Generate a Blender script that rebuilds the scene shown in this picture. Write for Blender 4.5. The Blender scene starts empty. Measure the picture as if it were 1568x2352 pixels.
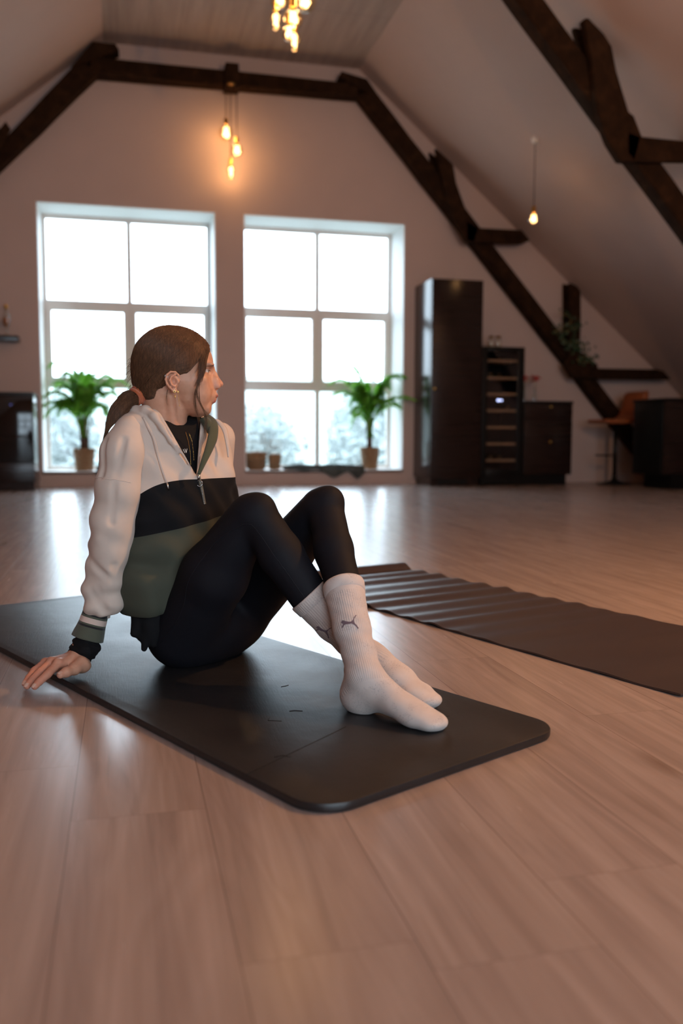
import bpy, bmesh, math, random
import numpy as np
from mathutils import Vector, Matrix, noise as mnoise
random.seed(7)
SC = bpy.context.scene
COL = SC.collection
PI = math.pi

# ------------------------------------------------------------------ camera
CAM_H = 0.55
cam_d = bpy.data.cameras.new('camera')
cam_d.sensor_fit = 'VERTICAL'
cam_d.sensor_height = 36.0
cam_d.sensor_width = 24.0
cam_d.lens = 2030.0 / 2352.0 * 36.0
cam_d.clip_start = 0.05
cam_d.clip_end = 800
cam = bpy.data.objects.new('camera', cam_d)
COL.objects.link(cam)
_pit = math.atan(172 / 2030)
_yaw = math.atan(500 / 2030 * math.cos(_pit))
_rol = math.radians(0.17)
_fw = Vector((math.sin(_yaw) * math.cos(_pit), math.cos(_yaw) * math.cos(_pit), -math.sin(_pit)))
_rt = Vector((math.cos(_yaw), -math.sin(_yaw), 0))
_up = _rt.cross(_fw)
_r2 = _rt * math.cos(_rol) + _up * math.sin(_rol)
_u2 = -_rt * math.sin(_rol) + _up * math.cos(_rol)
cam.matrix_world = Matrix((
    (_r2.x, _u2.x, -_fw.x, 0), (_r2.y, _u2.y, -_fw.y, 0),
    (_r2.z, _u2.z, -_fw.z, CAM_H), (0, 0, 0, 1)))
cam_d.dof.use_dof = True
cam_d.dof.focus_distance = 1.98
cam_d.dof.aperture_fstop = 2.4
SC.camera = cam

# ------------------------------------------------------------------ world, view, lights
SC.view_settings.view_transform = 'Standard'
SC.view_settings.look = 'None'
SC.view_settings.gamma = 1.0
SC.view_settings.exposure = 0.0
SC.view_settings.use_curve_mapping = False
SC.cycles.use_denoising = True
SC.cycles.max_bounces = 8
SC.cycles.diffuse_bounces = 5
SC.cycles.glossy_bounces = 4
SC.cycles.transparent_max_bounces = 16
SC.cycles.sample_clamp_indirect = 6.0
SC.cycles.caustics_reflective = False
SC.cycles.caustics_refractive = False

SKY = 8.8
world = bpy.data.worlds.new('overcast_sky')
SC.world = world
world.use_nodes = True
wn = world.node_tree.nodes; wl = world.node_tree.links
wn.clear()
wo = wn.new('ShaderNodeOutputWorld'); wb = wn.new('ShaderNodeBackground')
wb.inputs['Color'].default_value = (0.70, 0.84, 1.0, 1)
wb.inputs['Strength'].default_value = SKY
wl.new(wb.outputs[0], wo.inputs[0])

def point_light(name, loc, power, color, radius):
    d = bpy.data.lights.new(name, 'POINT'); d.energy = power; d.color = color; d.shadow_soft_size = radius
    o = bpy.data.objects.new(name, d); o.location = loc; COL.objects.link(o); return o
def portal(name, loc, sx, sy, rot):
    d = bpy.data.lights.new(name, 'AREA'); d.shape = 'RECTANGLE'; d.size = sx; d.size_y = sy; d.cycles.is_portal = True
    o = bpy.data.objects.new(name, d); o.location = loc; o.rotation_euler = rot; COL.objects.link(o); return o
BACK_Y = -2.9
portal('window_portal', (0.08, 10.72, 1.585), 1.9, 2.9, (-PI / 2, 0, 0))
portal('window_portal', (2.265, 10.72, 1.585), 1.9, 2.9, (-PI / 2, 0, 0))
portal('window_portal', (0.3, BACK_Y - .72, 1.585), 1.9, 2.9, (PI / 2, 0, 0))
portal('window_portal', (2.5, BACK_Y - .72, 1.585), 1.9, 2.9, (PI / 2, 0, 0))
WARM = (1.0, 0.53, 0.23)
LAMP_W = 7.0     # watts of each bulb

# ------------------------------------------------------------------ helpers
def link(name, me, parent=None):
    o = bpy.data.objects.new(name, me); COL.objects.link(o)
    if parent is not None: o.parent = parent
    return o
def empty(name, loc=(0, 0, 0), rz=0.0):
    o = bpy.data.objects.new(name, None); COL.objects.link(o); o.location = loc; o.rotation_euler = (0, 0, rz)
    o.empty_display_size = 0.05
    return o
def tag(o, label, cat, group=None, kind=None):
    o['label'] = label; o['category'] = cat
    if group: o['group'] = group
    if kind: o['kind'] = kind
    return o
def structure(o):
    o['kind'] = 'structure'; return o
def set_smooth(me, ang=None):
    me.polygons.foreach_set('use_smooth', [True] * len(me.polygons))
    if ang is not None:
        me.set_sharp_from_angle(angle=math.radians(ang))
def mesh_from(name, verts, faces, mat=None, parent=None, smooth=False, ang=None):
    me = bpy.data.meshes.new(name)
    me.from_pydata([tuple(v) for v in verts], [], [tuple(f) for f in faces])
    me.update()
    if mat is not None: me.materials.append(mat)
    if smooth: set_smooth(me, ang)
    return link(name, me, parent)
class MB:
    """collects shapes into ONE mesh"""
    def __init__(s): s.v = []; s.f = []; s.sm = []
    def add(s, vs, fs, smooth=False):
        b = len(s.v); s.v += [tuple(v) for v in vs]; s.f += [tuple(i + b for i in f) for f in fs]; s.sm += [smooth] * len(fs); return s
    def box(s, a, b):
        x0, y0, z0 = a; x1, y1, z1 = b
        return s.add([(x0,y0,z0),(x1,y0,z0),(x1,y1,z0),(x0,y1,z0),(x0,y0,z1),(x1,y0,z1),(x1,y1,z1),(x0,y1,z1)],
                     [(0,3,2,1),(4,5,6,7),(0,1,5,4),(1,2,6,5),(2,3,7,6),(3,0,4,7)])
    def prism(s, pts, axis, a, b):
        """polygon pts (2D) extruded along axis between a and b"""
        n = len(pts)
        def P(p, t):
            if axis == 'y': return (p[0], t, p[1])
            if axis == 'x': return (t, p[0], p[1])
            return (p[0], p[1], t)
        vs = [P(p, a) for p in pts] + [P(p, b) for p in pts]
        fs = [tuple(range(n - 1, -1, -1)), tuple(range(n, 2 * n))] + [(i, (i + 1) % n, n + (i + 1) % n, n + i) for i in range(n)]
        return s.add(vs, fs)
    def tube(s, pts, r, n=8, caps=True, smooth=True):
        pts = [Vector(p) for p in pts]; m = len(pts)
        if m < 2: return s
        rs = r if isinstance(r, (list, tuple)) else [r] * m
        vs = []; prev = None
        for i, p in enumerate(pts):
            t = (pts[min(i + 1, m - 1)] - pts[max(i - 1, 0)]).normalized()
            if prev is None:
                a = t.orthogonal().normalized()
            else:
                a = (prev - t * prev.dot(t))
                a = a.normalized() if a.length > 1e-6 else t.orthogonal().normalized()
            prev = a; b = t.cross(a)
            for k in range(n):
                th = 2 * PI * k / n
                vs.append(p + (a * math.cos(th) + b * math.sin(th)) * rs[i])
        fs = [(i * n + k, i * n + (k + 1) % n, (i + 1) * n + (k + 1) % n, (i + 1) * n + k) for i in range(m - 1) for k in range(n)]
        if caps: fs += [tuple(range(n - 1, -1, -1)), tuple((m - 1) * n + k for k in range(n))]
        return s.add(vs, fs, smooth)
    def lathe(s, prof, c=(0, 0, 0), n=32, smooth=True):
        vs = []; m = len(prof)
        for r, z in prof:
            for k in range(n):
                th = 2 * PI * k / n; vs.append((c[0] + r * math.cos(th), c[1] + r * math.sin(th), c[2] + z))
        fs = [(i * n + k, i * n + (k + 1) % n, (i + 1) * n + (k + 1) % n, (i + 1) * n + k) for i in range(m - 1) for k in range(n)]
        if prof[0][0] > 1e-5: fs.append(tuple(range(n - 1, -1, -1)))
        if prof[-1][0] > 1e-5: fs.append(tuple((m - 1) * n + k for k in range(n)))
        return s.add(vs, fs, smooth)
    def build(s, name, mat=None, parent=None, bevel=0.0, seg=2, ang=None):
        me = bpy.data.meshes.new(name); me.from_pydata(s.v, [], s.f); me.update()
        me.polygons.foreach_set('use_smooth', s.sm)
        if mat is not None: me.materials.append(mat)
        o = link(name, me, parent)
        if bevel > 0:
            bm = bmesh.new(); bm.from_mesh(me)
            bmesh.ops.bevel(bm, geom=bm.edges[:], offset=bevel, segments=seg, affect='EDGES', profile=0.6, clamp_overlap=True)
            bm.to_mesh(me); bm.free()
            set_smooth(me, 40)
        if ang is not None: set_smooth(me, ang)
        return o
def copy_tree(o, parent=None):
    c = o.copy(); COL.objects.link(c); c.parent = parent
    for ch in o.children: copy_tree(ch, c)
    return c

# ------------------------------------------------------------------ materials
class NT:
    def __init__(s, name):
        s.m = bpy.data.materials.new(name); s.m.use_nodes = True
        s.n = s.m.node_tree.nodes; s.l = s.m.node_tree.links; s.n.clear()
        s.out = s.n.new('ShaderNodeOutputMaterial'); s.b = s.n.new('ShaderNodeBsdfPrincipled')
        s.l.new(s.b.outputs[0], s.out.inputs[0]); s._co = None
    def co(s):
        if s._co is None: s._co = s.n.new('ShaderNodeTexCoord')
        return s._co.outputs['Object']
    def put(s, sock, v):
        if isinstance(v, bpy.types.NodeSocket): s.l.new(v, sock)
        else: sock.default_value = v
    def math(s, op, a, b=0.0, c=None, clamp=False):
        x = s.n.new('ShaderNodeMath'); x.operation = op; x.use_clamp = clamp
        s.put(x.inputs[0], a); s.put(x.inputs[1], b)
        if c is not None: s.put(x.inputs[2], c)
        return x.outputs[0]
    def mapping(s, scale=(1, 1, 1), loc=(0, 0, 0), rot=(0, 0, 0), src=None):
        x = s.n.new('ShaderNodeMapping'); s.l.new(src or s.co(), x.inputs[0])
        s.put(x.inputs[1], loc); x.inputs[2].default_value = rot; x.inputs[3].default_value = scale
        return x.outputs[0]
    def noise(s, scale, detail=3, rough=0.5, dist=0.0, vec=None):
        x = s.n.new('ShaderNodeTexNoise'); x.inputs['Scale'].default_value = scale; x.inputs['Detail'].default_value = detail
        x.inputs['Roughness'].default_value = rough; x.inputs['Distortion'].default_value = dist
        s.l.new(vec or s.co(), x.inputs['Vector']); return x.outputs['Fac']
    def ramp(s, fac, stops, interp='LINEAR'):
        x = s.n.new('ShaderNodeValToRGB'); s.l.new(fac, x.inputs[0]); e = x.color_ramp.elements
        x.color_ramp.interpolation = interp
        while len(e) < len(stops): e.new(0.5)
        for i, (p, c) in enumerate(stops):
            e[i].position = p; e[i].color = c if len(c) == 4 else (*c, 1)
        return x.outputs[0]
    def mix(s, fac, a, b, mode='MIX'):
        x = s.n.new('ShaderNodeMix'); x.data_type = 'RGBA'; x.blend_type = mode
        s.put(x.inputs[0], fac)
        for k, v in ((6, a), (7, b)):
            if isinstance(v, tuple) and len(v) == 3: v = (*v, 1)
            s.put(x.inputs[k], v)
        return x.outputs[2]
    def bump(s, h, strength=0.3, dist=0.01, nrm=None):
        x = s.n.new('ShaderNodeBump'); x.inputs['Strength'].default_value = strength; x.inputs['Distance'].default_value = dist
        s.l.new(h, x.inputs['Height'])
        if nrm is not None: s.l.new(nrm, x.inputs['Normal'])
        s.l.new(x.outputs[0], s.b.inputs['Normal']); return x.outputs[0]
    def sep(s, vec=None):
        x = s.n.new('ShaderNodeSeparateXYZ'); s.l.new(vec or s.co(), x.inputs[0]); return x.outputs
    def comb(s, x_, y_, z_):
        x = s.n.new('ShaderNodeCombineXYZ'); s.put(x.inputs[0], x_); s.put(x.inputs[1], y_); s.put(x.inputs[2], z_); return x.outputs[0]
    def base(s, c):
        if isinstance(c, tuple) and len(c) == 3: c = (*c, 1)
        s.put(s.b.inputs['Base Color'], c)
    def rough(s, v): s.put(s.b.inputs['Roughness'], v)
    def spec(s, v): s.put(s.b.inputs['Specular IOR Level'], v)

def plain(name, col, rough=0.5, metal=0.0, spec=0.5, var=0.08, scale=12, bump=0.0, bscale=80):
    t = NT(name)
    n = t.noise(scale, 4)
    a = tuple(max(0, c * (1 - var)) for c in col); b = tuple(min(1, c * (1 + var)) for c in col)
    t.base(t.ramp(n, [(0.3, a), (0.7, b)])); t.rough(rough); t.b.inputs['Metallic'].default_value = metal; t.spec(spec)
    if bump: t.bump(t.noise(bscale, 3), bump, 0.002)
    return t.m

M = {}
M['wall'] = plain('painted_plaster', (0.52, 0.41, 0.375), 0.85, var=0.02, scale=3, bump=0.06, bscale=120)
M['reveal'] = plain('white_reveal_paint', (0.82, 0.82, 0.82), 0.6, var=0.01)
M['frame'] = plain('window_frame_paint', (0.74, 0.70, 0.66), 0.4, var=0.02)
# boarded ceiling
t = NT('board_ceiling')
g = t.noise(1.0, 5, 0.6, vec=t.mapping((14, 1.2, 1)))
c = t.ramp(g, [(0.3, (0.36, 0.29, 0.26)), (0.7, (0.46, 0.38, 0.34))])
yy = t.sep()[1]
xx = t.sep()[0]
fr = t.math('FRACT', t.math('MULTIPLY', xx, 1 / 0.62)); ln = t.math('LESS_THAN', fr, 0.012)
fr2 = t.math('FRACT', t.math('MULTIPLY', yy, 1 / 1.25)); ln2 = t.math('LESS_THAN', fr2, 0.008)
t.base(t.mix(t.math('MULTIPLY', t.math('MAXIMUM', ln, ln2), 0.45), c, (0.2, 0.17, 0.15))); t.rough(0.8)
M['ceiling'] = t.m
# old dark timber
t = NT('old_dark_timber')
g = t.noise(1.0, 6, 0.65, 0.4, vec=t.mapping((9, 9, 9)))
t.base(t.ramp(g, [(0.25, (0.010, 0.0045, 0.002)), (0.55, (0.026, 0.0115, 0.005)), (0.8, (0.052, 0.024, 0.011))]))
t.rough(0.9); t.spec(0.12); t.bump(g, 0.5, 0.012)
M['timber'] = t.m
# laminate floor: planks 193 mm wide, running towards the gable
t = NT('oak_laminate')
PW, PL = 0.193, 1.285
s_ = t.sep()
u = t.math('DIVIDE', t.math('ADD', s_[0], 0.084 + 20 * PW), PW)
row = t.math('FLOOR', u); fu = t.math('FRACT', u)
wn_ = t.n.new('ShaderNodeTexWhiteNoise'); wn_.noise_dimensions = '1D'; t.l.new(row, wn_.inputs['W'])
v = t.math('ADD', t.math('DIVIDE', s_[1], PL), wn_.outputs['Value'])
cell = t.math('FLOOR', v); fv = t.math('FRACT', v)
wn2 = t.n.new('ShaderNodeTexWhiteNoise'); wn2.noise_dimensions = '2D'; t.l.new(t.comb(row, cell, 0.0), wn2.inputs['Vector'])
rnd = wn2.outputs['Value']
off = t.math('MULTIPLY', rnd, 37.0)
pv = t.comb(t.math('ADD', s_[0], off), t.math('ADD', s_[1], t.math('MULTIPLY', off, 1.7)), 0.0)
g1 = t.noise(1.0, 6, 0.62, 0.9, vec=t.mapping((26, 1.5, 1), src=pv))
g2 = t.noise(1.0, 4, 0.5, 0.3, vec=t.mapping((150, 5, 1), src=pv))
g3 = t.noise(1.0, 2, 0.5, 0.0, vec=t.mapping((4, 0.8, 1), src=pv))
# cathedral figure: bands of a stretched distorted field
ring = t.math('FRACT', t.math('MULTIPLY', t.noise(1.0, 2, 0.4, 0.6, vec=t.mapping((5.5, 0.75, 1), src=pv)), 13.0))
ring = t.math('ABSOLUTE', t.math('SUBTRACT', ring, 0.5))
vor = t.n.new('ShaderNodeTexVoronoi'); vor.inputs['Scale'].default_value = 1.0
t.l.new(t.mapping((5.0, 1.6, 1), src=pv), vor.inputs['Vector'])
knot = t.math('SUBTRACT', 1.0, t.math('MULTIPLY', vor.outputs['Distance'], 7.0), clamp=True)
col = t.ramp(g1, [(0.28, (0.225, 0.170, 0.155)), (0.52, (0.345, 0.272, 0.252)), (0.75, (0.44, 0.352, 0.33))])
col = t.mix(t.math('MULTIPLY', ring, 0.55), col, (0.23, 0.160, 0.130))
col = t.mix(t.math('MULTIPLY', g2, 0.26), col, (0.20, 0.14, 0.12))
col = t.mix(t.math('MULTIPLY', knot, 0.75), col, (0.12, 0.065, 0.04))
col = t.mix(t.math('MULTIPLY', rnd, 0.16), col, (0.47, 0.385, 0.34))
col = t.mix(t.math('MULTIPLY', g3, 0.25), col, (0.38, 0.295, 0.26))
eu = t.math('MINIMUM', fu, t.math('SUBTRACT', 1.0, fu))
gro = t.math('LESS_THAN', eu, 0.0042)
ev = t.math('MINIMUM', fv, t.math('SUBTRACT', 1.0, fv))
gro2 = t.math('MULTIPLY', t.math('LESS_THAN', ev, 0.0009), 0.35)
gr = t.math('MAXIMUM', gro, gro2)
col = t.mix(t.math('MULTIPLY', gr, 0.62), col, (0.11, 0.065, 0.05))
t.base(col)
t.rough(t.math('ADD', t.math('MULTIPLY', g2, 0.10), 0.20)); t.spec(0.6)
hh = t.math('SUBTRACT', t.math('MULTIPLY', t.math('ADD', g2, ring), 0.10), t.math('MULTIPLY', gr, 0.7))
t.bump(hh, 0.22, 0.0016)
M['floor'] = t.m
# glass pane
def glassmat(name, tint=(1, 1, 1), refl=0.06, rough=0.0):
    t = NT(name); t.n.remove(t.b)
    tr = t.n.new('ShaderNodeBsdfTransparent'); tr.inputs[0].default_value = (*tint, 1)
    gl = t.n.new('ShaderNodeBsdfGlossy'); gl.inputs['Roughness'].default_value = rough
    fr = t.n.new('ShaderNodeLayerWeight'); fr.inputs[0].default_value = 0.3
    mx = t.n.new('ShaderNodeMixShader')
    t.l.new(t.math('ADD', t.math('MULTIPLY', fr.outputs['Facing'], 0.35), refl, clamp=True), mx.inputs[0])
    t.l.new(tr.outputs[0], mx.inputs[1]); t.l.new(gl.outputs[0], mx.inputs[2]); t.l.new(mx.outputs[0], t.out.inputs[0])
    return t.m
M['pane'] = glassmat('window_glass', (0.97, 0.99, 0.98), 0.03)
M['bulb'] = glassmat('amber_bulb_glass', (1.0, 0.93, 0.78), 0.10, 0.04)
M['clear'] = glassmat('jar_glass', (0.9, 0.92, 0.9), 0.12, 0.02)
def emit(name, col, st):
    t = NT(name); t.n.remove(t.b); e = t.n.new('ShaderNodeEmission'); e.inputs[0].default_value = (*col, 1); e.inputs[1].default_value = st
    t.l.new(e.outputs[0], t.out.inputs[0]); return t.m
M['filament'] = emit('glowing_filament', (1.0, 0.66, 0.30), 7.0)
M['brass'] = plain('brass', (0.62, 0.36, 0.10), 0.28, 1.0)
M['darkbrass'] = plain('aged_brass', (0.30, 0.18, 0.07), 0.4, 1.0)
M['cord'] = plain('fabric_cord', (0.03, 0.022, 0.018), 0.8)
# ------------------------------------------------------------------ room shell
WY = 10.0          # inner face of the gable
BY = BACK_Y          # inner face of the wall behind the photographer
CZ = 4.68; XL, XR = -0.14, 2.64; SL = 0.82; SRR = 0.845
XLE = XL - CZ / SL; XRE = XR + CZ / SRR
mesh_from('floor', [(XLE - .1, BY - .6, 0), (XRE + .1, BY - .6, 0), (XRE + .1, WY + .6, 0), (XLE - .1, WY + .6, 0)], [(0, 1, 2, 3)], M['floor'])
structure(bpy.data.objects['floor'])
structure(MB().box((XL, BY - .6, CZ), (XR, WY + .6, CZ + .15)).build('ceiling', M['ceiling']))
structure(MB().prism([(XL, CZ), (XLE, 0), (XLE - .2, 0), (XL, CZ + .2)], 'y', BY - .6, WY + .6).build('wall_left', M['wall']))
structure(MB().prism([(XR, CZ), (XR, CZ + .2), (XRE + .2, 0), (XRE, 0)], 'y', BY - .6, WY + .6).build('wall_right', M['wall']))
def zroof(x):
    return CZ if XL <= x <= XR else (CZ - (XL - x) * SL if x < XL else CZ - (x - XR) * SRR)
def gable(name, y0, y1, wins):
    """wall between y0 (room side) and y1 with rectangular window openings; one mesh"""
    ws = sorted(wins)
    mb = MB()
    def piece(pts): mb.prism(pts, 'y', min(y0, y1), max(y0, y1))
    zb, zt = ws[0][2], ws[0][3]
    xs = [XLE] + [c for w in ws for c in (w[0], w[1])] + [XRE]
    for i in range(0, len(xs), 2):
        a, b = xs[i], xs[i + 1]
        pts = [(a, 0), (b, 0)]
        top = [(b, zroof(b))] + [(x, zroof(x)) for x in (XR, XL) if a < x < b] + [(a, zroof(a))]
        pts = [(a, 0), (b, 0)] + [p for p in top if p[1] > 1e-4]
        piece(pts)
    for w in ws:
        a, b = w[0], w[1]
        piece([(a, 0), (b, 0), (b, zb), (a, zb)])
        piece([(a, zt), (b, zt), (b, zroof(b))] + [(x, zroof(x)) for x in (XR, XL) if a < x < b] + [(a, zroof(a))])
    return structure(mb.build(name, M['wall']))
W1 = (-0.857, 1.017, 0.16, 3.01); W2 = (1.328, 3.202, 0.16, 3.01)
gable('wall_front', WY, WY + .6, [W1, W2])
B1 = (-0.65, 1.25, 0.16, 3.01); B2 = (1.55, 3.45, 0.16, 3.01)
gable('wall_back', BY, BY - .6, [B1, B2])

def window(name, w, y, sgn, lab=None):
    """reveal lining, frame, sashes and panes; y = room face of the frame, sgn = outward direction"""
    x0, x1, z0, z1 = w
    root = empty(name, ((x0 + x1) / 2, y, z0)); structure(root)
    ox, oy, oz = root.location
    def loc(p): return (p[0] - ox, p[1] - oy, p[2] - oz)
    def bx(mb, a, b):
        a = loc(a); b = loc(b)
        mb.box(tuple(min(i, j) for i, j in zip(a, b)), tuple(max(i, j) for i, j in zip(a, b)))
    yr = y - sgn * 0.5
    th = 0.012
    mb = MB()
    bx(mb, (x0, yr, z1 - th), (x1, y, z1)); bx(mb, (x0, yr, z0), (x0 + th, y, z1)); bx(mb, (x1 - th, yr, z0), (x1, y, z1))
    r = mb.build('reveal_lining', M['reveal'], root); structure(r)
    mb = MB(); bx(mb, (x0, yr, z0 - .02), (x1, y, z0 + .012))
    s = mb.build('window_sill', M['reveal'], root); structure(s)
    d = 0.09
    mb = MB()
    F = 0.045
    bx(mb, (x0, y, z0), (x0 + F, y + sgn * d, z1)); bx(mb, (x1 - F, y, z0), (x1, y + sgn * d, z1))
    bx(mb, (x0 + F, y, z0), (x1 - F, y + sgn * d, z0 + F)); bx(mb, (x0 + F, y, z1 - F), (x1 - F, y + sgn * d, z1))
    xm = (x0 + x1) / 2 + 0.01
    bx(mb, (xm - .021, y, z0 + F), (xm + .021, y + sgn * d, z1 - F))
    R1, R2 = 2.035, 1.135
    for z in (R1, R2):
        bx(mb, (x0 + F, y + sgn * .002, z - .030), (x1 - F, y + sgn * (d - .002), z + .030))
    f = mb.build('window_frame', M['frame'], root, bevel=0.004); structure(f)
    # sashes of the middle row (opening lights) and thin beads of the others
    cols = ((x0 + F, xm - .021), (xm + .021, x1 - F)); rows = ((z0 + F, R2 - .03, .008), (R2 + .03, R1 - .03, .05), (R1 + .03, z1 - F, .008))
    for (a, b) in cols:
        for (c, e, bw) in rows:
            mb = MB()
            yo, yi = y - sgn * (.012 if bw > .02 else -.01), y + sgn * .06
            bx(mb, (a, yo, c), (a + bw, yi, e)); bx(mb, (b - bw, yo, c), (b, yi, e)); bx(mb, (a + bw, yo, c), (b - bw, yi, c + bw)); bx(mb, (a + bw, yo, e - bw), (b - bw, yi, e))
            sa = mb.build('sash' if bw > .02 else 'glazing_bead', M['frame'], root, bevel=0.002); structure(sa)
            mb = MB(); bx(mb, (a + bw - .002, y + sgn * .03, c + bw - .002), (b - bw + .002, y + sgn * .036, e - bw + .002))
            g = mb.build('window_pane', M['pane'], sa); structure(g)
    return root
window('window_1', W1, WY + .5, 1); window('window_2', W2, WY + .5, 1)
window('window_3', B1, BY - .5, -1); window('window_4', B2, BY - .5, -1)

# ------------------------------------------------------------------ old timber trusses
def wob_prism(pts, y0, y1, seg=0.28, amp=0.008, seed=0, parent=None, name='timber', org=(0, 0, 0)):
    """a hewn timber: quad outline pts in XZ given as (a,b,c,d) where a-b is the lower long side, d-c the upper; subdivided and wobbled"""
    a, b, c, d = [Vector((p[0], p[1])) for p in pts]
    n = max(2, int((b - a).length / seg))
    ch = 0.014
    vs = []
    for i in range(n + 1):
        t_ = i / n
        lo = a.lerp(b, t_); hi = d.lerp(c, t_)
        w = (hi - lo); wl_ = max(w.length, 1e-4); wn2 = w / wl_
        q = min(ch, wl_ * .3)
        ring = [(lo + wn2 * q, y0), (lo, y0 + ch), (lo, y1 - ch), (lo + wn2 * q, y1), (hi - wn2 * q, y1), (hi, y1 - ch), (hi, y0 + ch), (hi - wn2 * q, y0)]
        for k, (p, y) in enumerate(ring):
            w_ = mnoise.noise_vector(Vector((p.x * 2.1 + seed, y * 3 + k * .31, p.y * 2.1))) * amp
            vs.append((p.x + w_.x - org[0], y + w_.y - org[1], p.y + w_.z - org[2]))
    fs = [(i * 8 + k, i * 8 + (k + 1) % 8, (i + 1) * 8 + (k + 1) % 8, (i + 1) * 8 + k) for i in range(n) for k in range(8)]
    fs += [tuple(range(7, -1, -1)), tuple(n * 8 + k for k in range(8))]
    return mesh_from(name, vs, fs, M['timber'], parent, True, 35)
TY = 9.75
def xz(px, py, Y):
    """XZ of the point on plane y=Y measured at picture point (px, py)"""
    d = _fw + _r2 * (px - 784) / 2030 + _u2 * (1176 - py) / 2030
    return (d.x * Y / d.y, CAM_H + d.z * Y / d.y)
def ext(a, b, z):
    """extend the line a-b to height z"""
    t_ = (z - a[1]) / (b[1] - a[1]); return (a[0] + (b[0] - a[0]) * t_, z)
def board(name, pts, y0, y1, parent, org):
    mb = MB().prism([(p[0] - org[0], p[1] - org[2]) for p in pts], 'y', y0 - org[1], y1 - org[1])
    o = mb.build(name, M['timber'], parent, bevel=.012)
    bm = bmesh.new(); bm.from_mesh(o.data); bmesh.ops.recalc_face_normals(bm, faces=bm.faces); bm.to_mesh(o.data); bm.free(); return o
def truss(y, seed, leg, forks, left=None):
    o = empty('roof_truss', (1.25, y, 0)); og = (1.25, y, 0)
    def P(name, pts, dy0, dy1, s=0): return wob_prism(pts, y + dy0, y + dy1, seed=seed + s, parent=o, name=name, org=og)
    P('collar_beam', [(-.28, 4.27), (2.58, 4.30), (2.56, 4.44), (-.26, 4.435)], 0.02, .21)
    P('packing_board', [(.30, 4.255), (1.0, 4.262), (1.0, 4.29), (.30, 4.283)], -.02, .1, 3)
    P('packing_board', [(1.35, 4.27), (2.3, 4.275), (2.3, 4.30), (1.35, 4.295)], -.02, .1, 4)
    P('centre_block', [(1.10, 4.24), (1.26, 4.24), (1.25, 4.50), (1.11, 4.50)], -.035, .15, 5)
    P('corner_block', [(2.36, 4.47), (2.82, 4.29), (2.66, 4.49), (2.38, 4.54)], 0.0, .2, 6)
    P('corner_block', [(-.46, 4.30), (.02, 4.52), (-.02, 4.58), (-.24, 4.575)], 0.0, .2, 7)
    Yf = y + .03
    lo = [xz(*p, Yf) for p in leg[0]]; hi = [xz(*p, Yf) for p in leg[1]]
    if lo[0][1] < 4.2: lo = [ext(lo[0], lo[1], 4.30), lo[1]]; hi = [ext(hi[0], hi[1], 4.34), hi[1]]
    P('leg_post', [lo[0], ext(lo[0], lo[1], -.02), ext(hi[0], hi[1], -.02), hi[0]], 0.03, .2, 8)
    lo = [xz(*p, TY + .03) for p in ((222, 170), (0, 385))]; hi = [xz(*p, TY + .03) for p in ((186, 132), (0, 328))]
    P('leg_post', [lo[0], ext(lo[0], lo[1], -.02), ext(hi[0], hi[1], -.02), hi[0]], 0.03, .2, 9)
    for name, pts, dy0, dy1 in forks:
        board(name, [xz(*p, y + max(dy0, -.06)) for p in pts], y + dy0, y + dy1, o, og)
    return o
F1 = [('fork_strut', [(1001, 339), (1041, 377), (1048, 420), (1076, 498), (1101, 523), (1090, 558), (1070, 553), (1048, 513), (1030, 470), (1015, 400)], -.06, .02),
      ('fork_strut', [(986, 349), (1001, 360), (1020, 420), (1050, 490), (1032, 478), (1008, 430), (992, 385)], .20, .26),
      ('tie_arm', [(1070, 505), (1101, 523), (1198, 528), (1218, 552), (1198, 560), (1070, 556)], -.06, .0),
      ('tie_arm', [(1080, 505), (1101, 523), (1190, 528), (1208, 550), (1190, 558), (1080, 552)], .20, .26),
      ('fork_strut', [(1309, 649), (1325, 657), (1334, 669), (1334, 747), (1332, 812), (1367, 834), (1360, 869), (1320, 868), (1306, 830)], -.06, .0),
      ('fork_strut', [(1295, 651), (1309, 655), (1314, 700), (1314, 820), (1296, 790)], .20, .26),
      ('joint_knee', [(1296, 840), (1310, 800), (1340, 812), (1372, 838), (1368, 870), (1312, 868)], -.075, -.01),
      ('tie_arm', [(1340, 838), (1377, 846), (1507, 848), (1524, 852), (1541, 872), (1379, 871), (1340, 868)], -.06, .0),
      ('tie_arm', [(1340, 840), (1377, 847), (1500, 849), (1515, 853), (1530, 870), (1379, 869), (1340, 866)], .20, .26)]
F2 = [('fork_strut', [(1341, 42), (1351, 40), (1387, 77), (1405, 106), (1416, 163), (1444, 256), (1456, 266), (1474, 313), (1459, 372), (1425, 370), (1398, 327), (1373, 263), (1359, 127)], -.06, .02),
      ('fork_strut', [(1318, 62), (1337, 66), (1359, 106), (1382, 170), (1375, 200), (1330, 106)], .20, .26),
      ('joint_knee', [(1373, 263), (1400, 290), (1440, 350), (1459, 372), (1424, 371), (1392, 320)], -.075, -.02),
      ('tie_arm', [(1440, 300), (1474, 313), (1600, 326), (1650, 372), (1440, 370)], -.06, .0),
      ('tie_arm', [(1450, 302), (1474, 313), (1590, 326), (1636, 368), (1450, 366)], .20, .26)]
tr1 = tag(truss(TY, 1, (((820, 215), (1394, 952)), ((866, 213), (1430, 948))), F1), 'dark old timber roof truss standing against the window gable wall', 'beam')
tr2 = tag(truss(6.55, 40, (((1187, 0), (1568, 520)), ((1252, 0), (1568, 441))), F2), 'dark old timber roof truss nearer the camera, running out of the upper right edge', 'beam')
wob_prism([(-1.42, 2.98), (-1.05, 3.62), (-1.10, 3.70), (-1.58, 3.06)], TY - .06, TY - .0, seed=31, parent=tr1, name='fork_strut', org=(1.25, TY, 0))
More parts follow.
